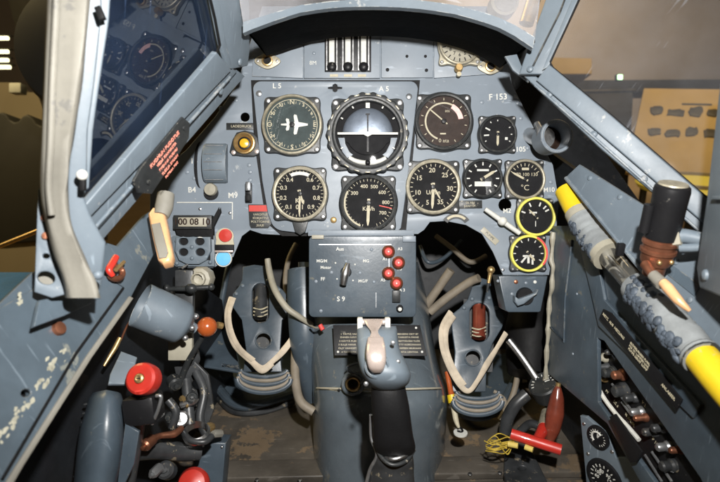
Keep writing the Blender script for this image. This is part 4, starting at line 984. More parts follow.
q = part('trigger_well', MB().lathe(hd, [(12.5*Sh, -.010), (12.5*Sh, .0015), (10.5*Sh, .0026), (9.2*Sh, .001), (8.6*Sh, -.004)], 30), M['frame'], t)
part('well_inside', MB().lathe(hd, [(9*Sh, -.001), (1e-5, -.0025)], 24), M['rubber'], q)
tr = [oval(368, 383, 337, .505, .003), oval(366.5, 385, 345, .495, .004), oval(366, 386, 354, .489, .0045), oval(367, 386, 362, .487, .0045), oval(369, 384, 369, .488, .0045), oval(373, 381, 373, .491, .003)]
part('trigger', MB().loft(smoothrows(tr)), M['chrome'], t, smooth=70)
part('trigger_link', MB().loft(smoothrows([oval(363, 384, 320, .540, .004), oval(367, 381, 326, .530, .004), oval(371, 378, 332, .515, .003), oval(369, 382, 338, .506, .003)])), M['chrome'], t, smooth=70)
for x in (360, 387.5): part('fork', MB().box(flat(x, 325, .540), 0, 0, 0, 5.5*.54/FPX, 15*.54/FPX, .010, .0012), M['white'], t)
for x, y in ((398, 362), (366, 384), (393, 343)):
    part('head_screw', MB().sphere(flat(x, y, .5005), .0022, 0, 0, 0, 1, 1, .5), M['alu'], t)
part('cross_pin', MB().tube([W(358, 322, .542), W(390, 322, .542)], .003), M['chrome'], t)
part('lower_clamp', MB().tube([W(378, 452, .548), W(391, 459, .532), W(404, 456, .534), W(413, 447, .548)], .0022), M['steel'], t)
part('lower_clamp', MB().tube([W(374, 443, .548), W(382, 458, .535), W(393, 465, .530), W(406, 461, .535), W(414, 450, .548)], .0020), M['gauge'], t)
lw = [oval(376, 413, 456, .552, .017), oval(373, 414, 465, .556, .02), oval(369, 414, 476, .565, .024), oval(364, 416, 500, .58, .028), oval(360, 418, 560, .60, .03)]
part('lower_tube', MB().loft(smoothrows(lw)), M['grime'], t, smooth=70)
part('cable', MB().tube([W(371, 415, .548), W(371.5, 438, .550), W(377, 455, .545), W(370, 470, .552), W(365, 490, .56)], .0018), M['alu'], t)

# ================================================================== PEDALS
def pedal(outline, slotp, hole, dA, label, strap, base, cyl, side):
    f = plane3((outline[0][0], outline[0][1], dA+.015), (outline[0][0]+30, outline[0][1], dA+.015), ((outline[0][0]), outline[0][1]+90, dA-.03))
    t = thing('rudder_pedal', label, 'pedal', f.at(slotp[0], slotp[3], 0), 'rudder pedals')
    part('pedal_plate', MB().ppx(f, [outline, slot(*slotp), circ(hole[0], hole[1], 8, 20, 7.6)], .006, .0012), M['blue'], t)
    part('hole_rim', MB().tube([f.at(hole[0]+8*math.cos(R(a)), hole[1]+7.8*math.sin(R(a)), .001) for a in range(0, 361, 24)], .0012, 8), M['blue'], t)
    b = part('lamp_tube', MB().tube([f.at(cyl[0], cyl[1], -.012), f.at(cyl[0], cyl[3], -.004)], [.0095, .0095], 18, False), M[cyl[4]], t)
    for k in range(3):
        yy = cyl[3]-10+k*3.5
        part('band', MB().tube([f.at(cyl[0]-7, yy, -.001), f.at(cyl[0], yy+1.5, .0035), f.at(cyl[0]+7, yy-1, -.001)], .0011, 8), M['cream'], b)
    part('backing', MB().ppx(f, [[(slotp[0]-6, slotp[1]-4), (slotp[2]+6, slotp[1]-4), (slotp[2]+3, hole[1]+14), (slotp[0]-3, hole[1]+14)]], .001, 0, -.03), M['grime'], t)
    # leather strap as a flat loop
    for s_ in strap:
        P = [f.at(x, y, z) for x, y, z in s_]
        part('strap', MB().tube(P, [.0038*random.uniform(.75, 1.2) for _ in P], 10, True, True, .28), M['leather'], t, None, 60)
    # ribbed foot
    bx, by, bw, bh = base
    for k in range(5):
        q = k/4; rw_ = bw*(.86+.14*q)
        part('foot_rib', MB().tube([f.at(bx+rw_*math.cos(R(a)), by-8+q*bh+ (7+7*q)*math.sin(R(a)), .020+.012*q) for a in range(0, 181, 15)], .0030-.0004*(k % 2), 10, True, True, .8), M['pipe' if k % 2 else 'blue'], t)
    part('foot_core', MB().loft([[f.at(bx+bw*(.82+.1*q)*math.cos(R(a)), by-10+q*bh+(7+7*q)*math.sin(R(a)), .016+.012*q) for a in range(0, 181, 15)] for q in (0, .5, 1)], False, False), M['grime'], t)
    for (x, y) in outline[3:5]+outline[-3:-1]:
        cx = outline[0][0]+15; xx = x+(4 if x < cx else -4)
        a, b_ = f.uv(xx, y); part('bolt', MB().sphere(f, .0032, a, b_, .001, 1, 1, .8, 12, 8), M['frame'], t)
    return f
pl = [(242.7, 266.7), (254, 264.5), (266.5, 266), (272, 281), (283, 290), (290.5, 300), (292, 312), (282, 320), (280, 352), (282, 372), (243, 372), (246, 350), (241.7, 320), (232, 306), (232.5, 294), (239, 286), (242, 280)]
pedal(pl, (252, 283, 269, 323), (263.5, 340.5), .82, 'left rudder pedal plate with a drooping cream leather strap',
      [[(231, 297, .004), (227, 312, .012), (228, 328, .018), (235, 345, .026), (248, 358, .032), (262, 368, .036), (274, 360, .033), (284, 350, .026), (294, 335, .018), (296, 318, .010), (289, 298, .004)],
       [(252, 362, .035), (262, 371, .038), (272, 363, .036)],
       [(233, 298, .006), (229, 314, .016), (231, 332, .022), (240, 349, .030), (254, 361, .036)]],
      (264, 378, 27, 9), (260.5, 283, 0, 318, 'grime'), -1)
pr = [(474.5, 279), (482, 278), (490.5, 280.5), (493, 298), (500, 308), (505, 318), (502, 328), (493, 343), (487, 360), (486, 392), (452, 392), (455, 352), (452, 330), (451, 315), (460, 308), (468, 299), (471, 290)]
pedal(pr, (469.5, 303, 489.5, 342), (473, 358), .81, 'right rudder pedal plate with its worn strap crossed below',
      [[(451, 312, .004), (442, 328, .014), (443, 348, .02), (450, 368, .026), (460, 385, .034), (469, 391, .037), (478, 380, .030), (487, 364, .022), (497, 348, .014), (506, 333, .004)],
       [(454, 316, .006), (446, 330, .016), (447, 350, .022), (454, 370, .028), (464, 386, .036)]],
      (478, 400, 25, 9), (479, 305, 0, 338, 'wood'), 1)
# beige hoses
def hose(name, pts, r, mt, label, cat='hose', group=None):
    return solo(name, MB().tube([W(*p) for p in pts], r, 12), M[mt], label, cat, group, smooth=70)
hose('grey_pipe', [(267.5, 259, .78), (269.5, 272, .775), (275, 290, .76), (286, 307, .75), (298, 316, .75), (312, 325, .76)], [.0040, .0046, .0046, .0044, .004, .0036], 'clearmetal', 'pale pipe curving from above the left pedal to the tunnel', 'pipe')
hose('beige_hose', [(297, 335, .80), (295, 360, .78), (296, 385, .76), (301, 402, .745), (314, 412, .74)], .0062, 'pipe', 'beige hose running down the left side of the grey tunnel')
hose('beige_hose', [(426, 306, .84), (437, 290, .83), (451, 270, .82)], .0066, 'pipe', 'short beige rod, the upper of two behind the right pedal', 'rod', 'beige rods behind the right pedal')
hose('beige_hose', [(430, 312, .83), (448, 297, .82), (468, 283, .81), (479, 278, .80)], .0062, 'pipe', 'longer beige rod, the lower of two behind the right pedal', 'rod', 'beige rods behind the right pedal')
t = thing('pull_cable', 'red wire end tied to the pale pipe tip beside the tunnel placard', 'wire', W(318, 327, .72))
part('wire', MB().tube([W(311, 326, .735), W(316, 328, .725), (W(322, 327, .72))], .0014), M['seal'], t)
part('red_tag', MB().tube([W(320, 325, .72), W(323, 330, .718)], .0030), M['redmark'], t)
for i, (pts, r_, lab) in enumerate((
    ([(296, 244, .97), (288, 262, .95), (286, 290, .93), (298, 320, .92)], .0045, 'dim dark cable hanging behind the left pedal near the tunnel'),
    ([(236, 246, .98), (228, 268, .95), (222, 300, .93), (214, 340, .90)], .0050, 'dim dark cable falling left of the left pedal'),
    ([(436, 236, .99), (452, 248, .97), (470, 262, .95), (486, 256, .96)], .0045, 'sagging dark cable high behind the right pedal'),
    ([(420, 246, .98), (428, 262, .96), (444, 258, .97), (462, 240, .98)], .0035, 'thin dark cable loop beside the switch box'),
    ([(516, 320, .90), (520, 352, .88), (514, 392, .85), (500, 420, .84)], .0045, 'dark cable running down right of the right pedal'))):
    hose('loose_cable', pts, r_, 'blue' if i % 2 else 'pipe', lab, 'cable', 'dim cables in the footwell')
for i, (x, y) in enumerate(((246, 394), (287, 402))):
    pass
m = MB()
for k in range(3):
    rr_ = 27-k*3
    m.tube([W(478+rr_*math.cos(R(a)), 402+(11-k*2)*math.sin(R(a))-k*3, .752+.010*math.sin(R(a))*-1) for a in range(-40, 221, 20)], .0026, 8)
solo('coiled_cable', m, M['pipe'], 'coil of beige cable lying at the foot of the right pedal', 'cable')
# yellow lead with white disc
t = thing('yellow_lead', 'yellow sleeved lead ending in a white disc beside the right pedal', 'cable', W(458, 430, .74))
part('sleeve', MB().tube([W(447, 372, .77), W(450, 388, .76), W(453, 402, .75)], [.0034, .0036, .005]), M['orange'], t)
part('yellow_sleeve', MB().tube([W(451.5, 395, .752), W(453, 403, .748)], .0062, 14, False), M['yellow'], t)
part('rod', MB().tube([W(453, 403, .75), W(456, 420, .74), W(459, 428, .735)], [.004, .0036, .0016]), M['cream'], t)
df = plane3((460, 433, .74), (470, 433, .74), (460, 440, .725)); a, b = df.uv(460.5, 433)
part('disc', MB().lathe(df, [(.0092, -.001), (.0092, .001), (1e-5, .0014)], 26, a, b), M['white'], t)
part('hook', MB().tube([df.w(a-.004, b, .003), df.w(a, b-.003, .004), df.w(a+.003, b+.001, .003), df.w(a, b+.008, .004)], .0012, 8), M['black'], t)

# ================================================================== FLOOR AND SHELL
ff = plane3((240, 392, .93), (520, 392, .93), (360, 482, .74))
fl = [(150, 300), (600, 300), (680, 430), (760, 620), (60, 620), (100, 420)]
solo('floor', MB().ppx(ff, [fl], .006), M['floor'], kind='structure')
t = thing('floor_step', 'worn metal floor tread crossing the cockpit floor in front of the pedals', 'floor tread', ff.at(380, 462))
part('tread', MB().ppx(ff, [[(226, 460), (640, 452), (660, 470), (215, 478)]], .012, .003, .012), M['floor'], t)
part('tread', MB().ppx(ff, [[(222, 484), (640, 478), (650, 560), (200, 560)]], .010, .003, .010), M['floor'], t)
rivets(ff, [(257, 480), (300, 480), (470, 474), (500, 473)], .003, M['steel'], t, 'screw', .012)
t = thing('pedal_rail', 'dark grey raised floor rail curving around the left pedal', 'rail', ff.at(250, 400))
part('base_plate', MB().ppx(ff, [[(200, 352), (290, 352), (297, 392), (262, 404), (232, 402), (204, 374)]], .008, .002, .008), M['blue'], t)
part('rail', MB().tube([ff.at(*p, .018) for p in ((205, 372), (218, 388), (231, 402), (245, 406), (262, 403), (292, 394))], .0075, 10), M['blue'], t)
part('lower_rail', MB().tube([ff.at(*p, .006) for p in ((203, 380), (218, 398), (234, 412), (262, 412), (294, 402))], .0045, 10), M['grime'], t)
t = thing('pedal_rail', 'dark grey floor rail under the right pedal', 'rail', ff.at(500, 400))
part('rail', MB().tube([ff.at(*p, .016) for p in ((455, 408), (466, 416), (488, 416), (504, 400), (524, 360))], .0060, 10), M['blue'], t)
part('base_plate', MB().ppx(ff, [[(448, 360), (530, 350), (520, 390), (492, 414), (462, 410), (448, 392)]], .006, .002, .006), M['blue'], t)
t = thing('floor_channel', 'perforated metal channel on the floor below the red T handle', 'channel', ff.at(515, 460))
part('channel', MB().ppx(ff, [[(505, 440), (530, 446), (548, 482), (556, 520), (512, 520), (504, 470)], circ(522, 468, 4, 14, 2.4)], .012, .002, .022), M['grime'], t)
part('hole_backing', MB().ppx(ff, [circ(522, 468, 6, 14)], .001, 0, .006), M['copper'], t)
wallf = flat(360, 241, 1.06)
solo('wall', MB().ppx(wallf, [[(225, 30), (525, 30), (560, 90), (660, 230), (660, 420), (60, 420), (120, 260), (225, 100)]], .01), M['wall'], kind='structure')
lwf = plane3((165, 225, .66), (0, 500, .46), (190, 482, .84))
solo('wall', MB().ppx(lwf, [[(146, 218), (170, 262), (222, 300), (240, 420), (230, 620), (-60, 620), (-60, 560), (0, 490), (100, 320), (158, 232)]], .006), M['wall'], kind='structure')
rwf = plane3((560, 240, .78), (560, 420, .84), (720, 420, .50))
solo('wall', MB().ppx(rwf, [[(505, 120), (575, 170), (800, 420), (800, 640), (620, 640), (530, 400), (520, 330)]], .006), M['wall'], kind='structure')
# dark boot behind rod right
t = thing('canvas_boot', 'black canvas boot between the right pedal and the side wall', 'boot', W(530, 370, .85))
part('boot', MB().tube([W(532, 300, .88), W(531, 330, .86), W(528, 375, .83)], [.030, .040, .030], 14), M['rubber'], t)
hose('push_rod', [(509, 340, .76), (522, 357, .75), (536, 378, .74)], .0050, 'steel', 'slanting grey push rod running to the small dark dial', 'rod')
# small dial
sf2 = plane3((543, 383, .73), (555, 383, .72), (543, 395, .715)); a, b = sf2.uv(543, 384); Sq = .73/FPX
t = thing('small_dial', 'small dark dial with white marks at the foot of the push rod', 'gauge', sf2.at(543, 384))
part('case', MB().lathe(sf2, [(15*Sq, -.02), (15*Sq, 0), (13.5*Sq, .002), (12.6*Sq, 0), (1e-5, 0)], 32, a, b), M['gauge'], t)
m = MB(); f2 = Frame(sf2.w(a, b), sf2.x, sf2.y, sf2.z); ticks(m, f2, 9.5*Sq, 12*Sq, 1.2*Sq, list(range(-90, 91, 20)), .0004); m.box(f2, 5*Sq, 4*Sq, .0005, 5*Sq, 1.2*Sq, .0003); m.box(f2, 5*Sq, 1.5*Sq, .0005, 5*Sq, 1.2*Sq, .0003)
part('markings', m, M['white'], t)
t = thing('brown_handle', 'polished red brown spindle handle standing beside the right wall', 'handle', W(553, 440, .70))
part('grip', MB().tube([W(558, 386, .70), W(557, 398, .70), W(555, 414, .70), W(552, 430, .70), W(549, 441, .70)], [.0030, .0085, .0110, .0095, .0050], 20), M['wood'], t)
part('ferrule', MB().tube([W(558.5, 383, .70), W(558, 388, .70)], .0032), M['brass'], t)
t = thing('red_tee_handle', 'bright red T handle with yellow wires tied to it, low on the right', 'handle', W(537, 443, .68))
part('crossbar', MB().tube([W(511, 434, .69), W(536, 442, .68), W(561, 450, .67)], .0066, 16, False), M['redp'], t)
part('stem', MB().tube([W(536, 443, .68), W(542, 432, .70), W(545, 424, .72)], [.0062, .0070, .0075], 14), M['redp'], t)
part('socket', MB().tube([W(544, 428, .71), W(548, 414, .74)], [.008, .009], 14), M['ring'], t)
m = MB()
for k in range(14):
    x, y = 486+random.uniform(-2, 4), 444+random.uniform(-5, 7)
    m.tube([W(x, y, .70), W(x+9, y+random.uniform(-7, 6), .688), W(x+19, y+random.uniform(-5, 5), .70), W(514, 441+random.uniform(-2, 3), .69)], .0007, 6)
part('yellow_wires', m, mat('dull_yellow_wire', (.50, .36, .05), .6, bump=0), t)
part('wire_wrap', MB().tube([W(508, 444, .69), W(518, 446, .685)], .0036).tube([W(525, 447, .68), W(533, 450, .675)], .0034), mat('yellow_wrap', (.55, .42, .10), .7), t)
hose('curved_pipe', [(505, 432, .76), (508, 418, .755), (516, 404, .75), (527, 394, .75)], .0085, 'grime', 'thick dark curved pipe behind the red T handle', 'pipe')
hose('curved_pipe', [(520, 432, .77), (530, 424, .76), (541, 428, .75), (546, 438, .75)], .0055, 'grime', 'thin dark pipe loop just above the red T handle', 'pipe')
hose('curved_pipe', [(547, 395, .74), (546, 384, .735), (550, 372, .75)], .007, 'pipe', 'short grey hose stub above the brown handle', 'pipe')

# ================================================================== LEFT FITTINGS
# tan T grip
t = thing('tan_lever', 'orange tan lever grip with a pale insert at the front of the left sill', 'lever', W(158, 250, .515))
tf = plane3((150, 215, .53), (165, 215, .53), (165, 258, .505))
part('grip', MB().ppx(tf, [[(147, 213), (152, 206), (159, 206), (164, 211), (168, 232), (172, 254), (170, 261), (162, 263), (157, 259), (152, 238)]], .014, .004, .004), M['tanplastic'], t)
part('insert', MB().ppx(tf, [[(151, 224), (160, 222), (168, 252), (166, 257), (159, 258), (155, 243)]], .002, .0008, .0055), M['seal'], t)
part('root', MB().tube([W(166, 194, .54), W(164, 207, .535), W(161, 216, .53)], [.008, .0085, .007]), M['seal'], t)
# trim cylinder
ca = W(140, 305, .578); cb = W(184, 324, .60); axf = axisframe(cb, (ca-cb)); Lc = (ca-cb).length; Sc = .57/FPX
t = thing('metal_canister', 'light blue grey metal canister lying on its side below the left sill', 'canister', (ca+cb)/2)
part('shell', MB().lathe(axf, [(17*Sc, -.002), (21*Sc, .001), (22.5*Sc, .004), (23.3*Sc, Lc*.5), (23.3*Sc, Lc-.001), (22.6*Sc, Lc), (21*Sc, Lc-.002), (20*Sc, Lc-.012)], 48), M['frame'], t)
part('end_face', MB().lathe(axf, [(21*Sc, Lc-.010), (12*Sc, Lc-.008), (1e-5, Lc-.008)], 36), M['black'], t)
part('end_cap', MB().lathe(axf, [(17.5*Sc, -.002), (10*Sc, -.006), (6*Sc, -.008), (5*Sc, -.014), (1e-5, -.015)], 28), M['frame'], t)
for a in range(0, 360, 60): part('end_bolt', MB().sphere(axf, .0032, 14*Sc*math.cos(R(a)), 14*Sc*math.sin(R(a)), -.006), M['alu'], t)
part('seam', MB().tube([axf.w(-22.9*Sc*math.cos(R(60)), 22.9*Sc*math.sin(R(60)), q*Lc) for q in (0.08, .98)], .0008, 6, False), M['alu'], t)
# tap
tpf = flat(199, 279, .66); St = .66/FPX
t = thing('cream_tap', 'cream fuel tap with a dark cross bar under the terminal block', 'tap', tpf.o)
part('body', MB().lathe(tpf, [(12*St, -.02), (12.5*St, -.006), (11*St, 0), (7.5*St, .001), (7*St, .006), (5.4*St, .007), (5*St, .001), (1e-5, 0)], 10), M['clearmetal'], t)
part('cross_bar', MB().tube([W(169, 289, .645), W(189, 288.5, .64), W(212, 287, .645)], [.0026, .0034, .0028], 12, False), M['gauge'], t)
part('bar_hub', MB().sphere(flat(191, 288.5, .64), .007, 0, 0, 0, 1, .8, .8), M['gauge'], t)
for x, y in ((166.5, 288), (211, 287)): part('bar_end', MB().sphere(flat(x, y, .645), .0042), M['gauge'], t)
solo('mounting_plate', MB().box(flat(181, 342, .63), 0, 0, 0, 24*.63/FPX, 36*.63/FPX, .008, .0012), M['clearmetal'], 'pale mounting plate behind the metal canister', 'bracket')
solo('support_post', MB().box(flat(185, 300, .66), 0, 0, 0, 18*.66/FPX, 60*.66/FPX, .01, .0015), M['grime'], 'dark post carrying the cream tap and the canister', 'bracket')
# orange ball knob
t = thing('orange_ball_lever', 'lever with a shiny orange brown ball knob right of the canister', 'lever', W(185, 370, .63))
part('ball', MB().sphere(flat(207, 327, .61), 10*.61/FPX, seg=32, ring=20), M['orange'], t)
part('stem', MB().tube([W(204, 334, .615), W(197, 346, .62), W(186, 366, .63), W(180, 385, .64)], [.0030, .0028, .0034, .004]), M['gauge'], t)
part('ferrule', MB().tube([W(217, 325, .618), W(222, 326, .622)], .0038), M['brass'], t)
# red knob lever
kf = axisframe(W(142, 379, .50), (-FW*.93-RT*.12+UP*.30)); Sk = .5/FPX
t = thing('throttle_lever', 'lever topped by a large round red knob with a steel screw', 'lever', W(140, 440, .53))
part('knob', MB().lathe(kf, [(12*Sk, -.013), (15.6*Sk, -.010), (16.4*Sk, -.002), (15.4*Sk, .003), (13*Sk, .0048), (5.5*Sk, .0052), (5*Sk, .0042), (1e-5, .0042)], 44), M['redp'], t)
part('knob_screw', MB().lathe(kf, [(4.9*Sk, .0040), (4.6*Sk, .0062), (3*Sk, .0068), (1e-5, .0058)], 20), M['brass'], t)
part('screw_slot', MB().box(kf, 0, 0, .0066, 5*Sk, 1*Sk, .0006), M['black'], t)
part('block', MB().box(flat(144, 408, .525), 0, 0, 0, 32*.525/FPX, 28*.525/FPX, .03, .004, .12), M['black'], t)
part('block_edge', MB().tube([W(156, 396, .508), W(161, 397, .508), W(158, 410, .51), W(152, 424, .515)], .0016, 8), M['alu'], t)
part('arm', MB().tube([W(140, 388, .52), W(136, 430, .55), W(128, 480, .57)], .008), M['grime'], t)
# quadrant cover
t = thing('throttle_quadrant', 'blue grey curved quadrant cover with a toothed edge left of the red knob', 'quadrant', W(100, 470, .50))
rows = []
for (x0, x1, y, d) in ((92, 121, 390, .520), (88, 123, 396, .512), (85, 124, 408, .505), (80, 124, 425, .498), (77, 123, 445, .494), (75, 120, 465, .492), (73, 116, 485, .492), (66, 106, 560, .49)):
    rows.append([W(x0+(x1-x0)*(.5-.5*math.cos(math.pi*k/18)), y+4*abs(k-9)/9, d+.030*(1-math.sin(math.pi*k/18))) for k in range(19)])
part('cover', MB().loft(smoothrows(rows, 4), False, False), M['blue'], t, smooth=80)
m = MB()
for k in range(9): m.box(flat(86-k*1.3, 404+k*9, .535), 0, 0, 0, .003, .0016, .004, .0004, .15)
part('teeth', m, M['grime'], t)
part('side_plate', MB().plate(flat(130, 450, .51), [[(x*.51/FPX, y*.51/FPX) for x, y in ((-5, 26), (9, 18), (4, -14), (-10, -44), (-14, -44))]], .004, .0008), M['blue'], t)
part('upper_plate', MB().ppx(plane3((121, 352, .53), (136, 357, .53), (120, 382, .51)), [[(121, 351), (137, 357), (130, 384), (108, 384), (110, 374)]], .004, .001), M['frame'], t)
# yellow wire
hose('yellow_wire', [(120, 338, .56), (115, 348, .555), (110, 356, .55), (104, 366, .545)], [.0022, .0026, .002, .0014], 'brass', 'yellow and white wire end hanging below the left sill', 'wire')
hose('red_wire', [(133, 318, .60), (127, 326, .60), (121, 340, .60)], .0012, 'copper', 'thin brownish wire beside the canister', 'wire')
# lower red knob
kf = axisframe(W(193, 484, .60), (-FW*.9+UP*.42)); Sk = .6/FPX
t = thing('red_knob_lever', 'second red knob cut by the bottom edge of the view', 'lever', W(193, 500, .62))
part('knob', MB().lathe(kf, [(11*Sk, -.016), (15*Sk, -.010), (16*Sk, 0), (13*Sk, .006), (6*Sk, .009), (1e-5, .0095)], 36), M['redp'], t)
part('shaft', MB().tube([W(194, 490, .61), W(196, 540, .63)], .008), M['gauge'], t)
t = thing('pump_housing', 'dark blue grey rectangular housing standing behind the lower red knob', 'housing', W(212, 470, .66))
part('case', MB().plate(flat(212, 450, .66), [[(x*.66/FPX, y*.66/FPX) for x, y in ((-14, 8), (14, 7), (8, -60), (-24, -60))]], .03, .002), M['blue'], t)
for x, y in ((203, 446), (222, 447)): part('screw', MB().sphere(flat(x, y, .658), .0016), M['steel'], t)
# cluster of dark linkage fittings
t = thing('control_linkage', 'dark greasy control linkage with rods and bolts between the levers and the floor', 'linkage', W(190, 400, .62))
def T(n_, pts, r_, mt): part(n_, MB().tube([W(*p) for p in pts], r_, 12), M[mt], t, None, 60)
T('torque_tube', [(130, 452, .58), (155, 449, .60), (182, 452, .62), (200, 452, .63)], [.010, .011, .010, .009], 'grime')
T('link_rod', [(186, 380, .64), (188, 400, .63), (190, 425, .62)], .006, 'grime')
T('link_rod', [(196, 372, .65), (204, 392, .64), (200, 420, .63), (210, 440, .63)], .005, 'grime')
T('link_rod', [(168, 400, .60), (176, 412, .60), (172, 428, .60)], .0045, 'grime')
T('link_rod', [(140, 446, .56), (152, 440, .57), (160, 436, .58), (174, 434, .59), (182, 428, .60)], [.003, .0042, .003, .004, .003], 'copper')
T('link_rod', [(183, 432, .61), (190, 440, .60), (204, 442, .60), (212, 436, .61)], .0035, 'grime')
T('link_rod', [(181, 405, .62), (192, 402, .62), (196, 398, .62)], .004, 'steel')
for (x, y, d, r_, mt) in ((192, 398, .62, 6, 'gauge'), (186, 404, .62, 4, 'brass'), (181, 419, .61, 8, 'steel'), (170, 418, .60, 6, 'gauge'), (207, 428, .63, 5, 'brass'), (214, 434, .63, 4, 'seal'), (145, 446, .56, 6, 'copper'), (175, 352, .64, 9, 'grime'), (190, 360, .66, 10, 'grime'), (176, 385, .62, 7, 'gauge'), (165, 470, .60, 9, 'grime'), (153, 474, .58, 5, 'alu')):
    f_ = axisframe(W(x, y, d), -FW+RT*random.uniform(-.7, .7)+UP*random.uniform(-.5, .8)); q = r_*d/FPX
    part('bolt', MB().lathe(f_, [(q, -.012), (q, 0), (q*.75, .002), (q*.4, .002), (q*.4, .005), (1e-5, .0055)], 8 if r_ < 6 else 18), M[mt], t)
part('bellcrank', MB().plate(flat(196, 385, .66), [[(x*.66/FPX, y*.66/FPX) for x, y in ((-22, 18), (-4, 26), (12, 10), (18, -24), (8, -50), (-8, -44), (-16, -10))], circ(0, 0, 5*.66/FPX, 16)], .005, .001), M['grime'], t)
part('clamp_ring', MB().lathe(axisframe(W(196, 432, .61), UP-FW*.5), [(13*.61/FPX, -.006), (14*.61/FPX, 0), (12*.61/FPX, .003), (11*.61/FPX, -.006)], 28), M['steel'], t)
# small blue side plate with slots left of pedal
solo('slotted_plate', MB().ppx(plane3((215, 340, .86), (240, 340, .86), (215, 370, .80)), [[(205, 318), (232, 330), (240, 372), (204, 366)], [(222, 364), (238, 366), (238, 368), (222, 366.5)], [(225, 371), (236, 371), (236, 372), (225, 372)]][:2], .004, .001), M['blue'], 'dark slotted sheet beside the foot of the left pedal', 'plate')

# ================================================================== OUTSIDE THE COCKPIT
solo('ground', MB().box(Frame(Vector((0, 8, 0)), RT, Vector((0, 1, 0)), Vector((0, 0, 1))), 0, 0, -.05, 60, 40, .1), M['hfloor'], kind='structure')
solo('hangar_wall', MB().box(Frame(Vector((0, 16, 4)), RT, Vector((0, 1, 0)), Vector((0, 0, 1))), 0, 0, 0, 60, .3, 8.4), M['hwall'], kind='structure')
def AT(px, py, d): return W(px, py, d)
t = thing('fuselage_nose', 'grey engine cowling seen through the front windscreen glass', 'cowling', W(390, 20, 1.5))
rows = []
for q, hw in ((.0, .215), (.5, .21), (1.0, .19), (1.6, .14)):
    c = W(386, -14, .80)+FW*q*1.0+UP*(-.02-.05*q)
    rows.append([c+RT*hw*math.sin(R(a))+UP*(hw*.45*(math.cos(R(a))-1)) for a in range(-90, 91, 10)])
part('cowl', MB().loft(rows, False, False), M['alu'], t, smooth=60)
for x in (505,):
    f_ = flat(x, 1, .66); q = 14*.66/FPX
    t = thing('gunsight_mount', 'round pinkish cream fitting behind the front glass at the top right', 'mount', f_.o)
    part('body', MB().lathe(f_, [(q, -.02), (q, 0), (q*.85, .002), (q*.8, -.001), (1e-5, 0)], 30), M['clearmetal'], t)
    part('crystals', MB().lathe(f_, [(q*.78, .0005), (q*.4, .002), (1e-5, .0024)], 20), M['seal'], t)
    hose('tan_strut', [(537, -14, .62), (531, 8, .62), (526, 24, .62)], .008, 'brass', 'tan strut beside the round fitting behind the front glass', 'strut')
# display seen through right pane
bd = plane3((650, 85, 5.0), (760, 85, 4.8), (655, 165, 4.6))
t = thing('display_board', 'tan display board with two rows of dark pictures beyond the right pane', 'display board', bd.at(700, 180))
part('board', MB().ppx(bd, [[(644, 88), (800, 90), (800, 182), (626, 172)]], .04, .005), M['board'], t)
for (x, y, w_, h_) in ((657, 110, 13, 9), (676, 112, 19, 8), (696, 111, 15, 11), (713, 112, 12, 8), (730, 112, 16, 9), (655, 131, 14, 8), (673, 133, 17, 8), (692, 131, 13, 10), (711, 133, 16, 9), (730, 132, 16, 9)):
    n_ = 14
    part('picture', MB().ppx(bd, [[(x+w_/2*math.copysign(abs(math.cos(2*math.pi*q/n_))**.5, math.cos(2*math.pi*q/n_))*random.uniform(.8, 1.05), y+h_/2*math.copysign(abs(math.sin(2*math.pi*q/n_))**.5, math.sin(2*math.pi*q/n_))*random.uniform(.6, 1.1)) for q in range(n_)]], .012, .002, .012), M['photo'], t)
part('caption', MB().ppx(bd, [[(682, 103), (712, 103.6), (712, 105), (682, 104.4)]], .004, 0, .006), M['photo'], t)
for x in (648, 790): part('leg', MB().tube([bd.at(x, 158, -.03), Vector((bd.at(x, 158, -.03).x, bd.at(x, 158, -.03).y, 0))], .03, 8, False), M['hdark'], t)
t = thing('round_table', 'round pale yellow table top low beyond the right pane', 'table', AT(690, 210, 3.6))
c = AT(700, 185, 3.6); tfm = Frame(c, RT, Vector((0, 1, 0)), Vector((0, 0, 1)))
part('top', MB().lathe(tfm, [(1e-5, .02), (.36, .02), (.38, .0), (.36, -.03), (1e-5, -.03)], 40), M['yelring'], t)
part('rim', MB().lathe(tfm, [(.28, .021), (.28, .04), (.31, .04), (.31, .021)], 40), M['hwall'], t)
part('leg', MB().tube([c, Vector((c.x, c.y, 0))], .05, 12, False), M['hdark'], t)
solo('ceiling_beam', MB().ppx(flat(640, 84, 6.5), [[(560, 80), (860, 78), (860, 89), (560, 93)]], .3, .01), M['hdark'], 'long dark horizontal beam crossing the view through the right pane', 'beam')
t = thing('dark_cabinet', 'low dark cabinet below the beam beyond the corner of the right pane', 'cabinet', AT(600, 130, 5.4))
part('case', MB().ppx(flat(600, 130, 5.4), [[(548, 92), (634, 90), (628, 200), (548, 200)]], .5, .02), M['hdark'], t)
part('top', MB().ppx(flat(600, 130, 5.38), [[(546, 90), (636, 88), (636, 91), (546, 93)]], .5, .01), M['photo'], t)
solo('amber_glow_block', MB().ppx(flat(570, 61, 5.5), [[(549, 57), (592, 58), (592, 74), (549, 74)]], .4, .01), M['board'], 'orange tan block standing in for an amber glow in the right pane', 'crate')  # solid block added for the amber glow showing in the pane
t = thing('dark_pane_backing', 'dark rounded body added behind the left side pane to keep it dark', 'backdrop', W(170, 100, 3.2))  # added dark shape, so the left pane has darkness behind it
m = MB().tube([W(40, 60, 3.0), W(120, 50, 3.2), (W(240, 40, 3.4)), (W(330, 50, 3.6))], [.62, .75, .72, .5], 28); part('backing_body', m, M['hdark'], t)
t = thing('tan_crate', 'tan crate low behind the left side pane', 'crate', W(120, 150, 2.3))
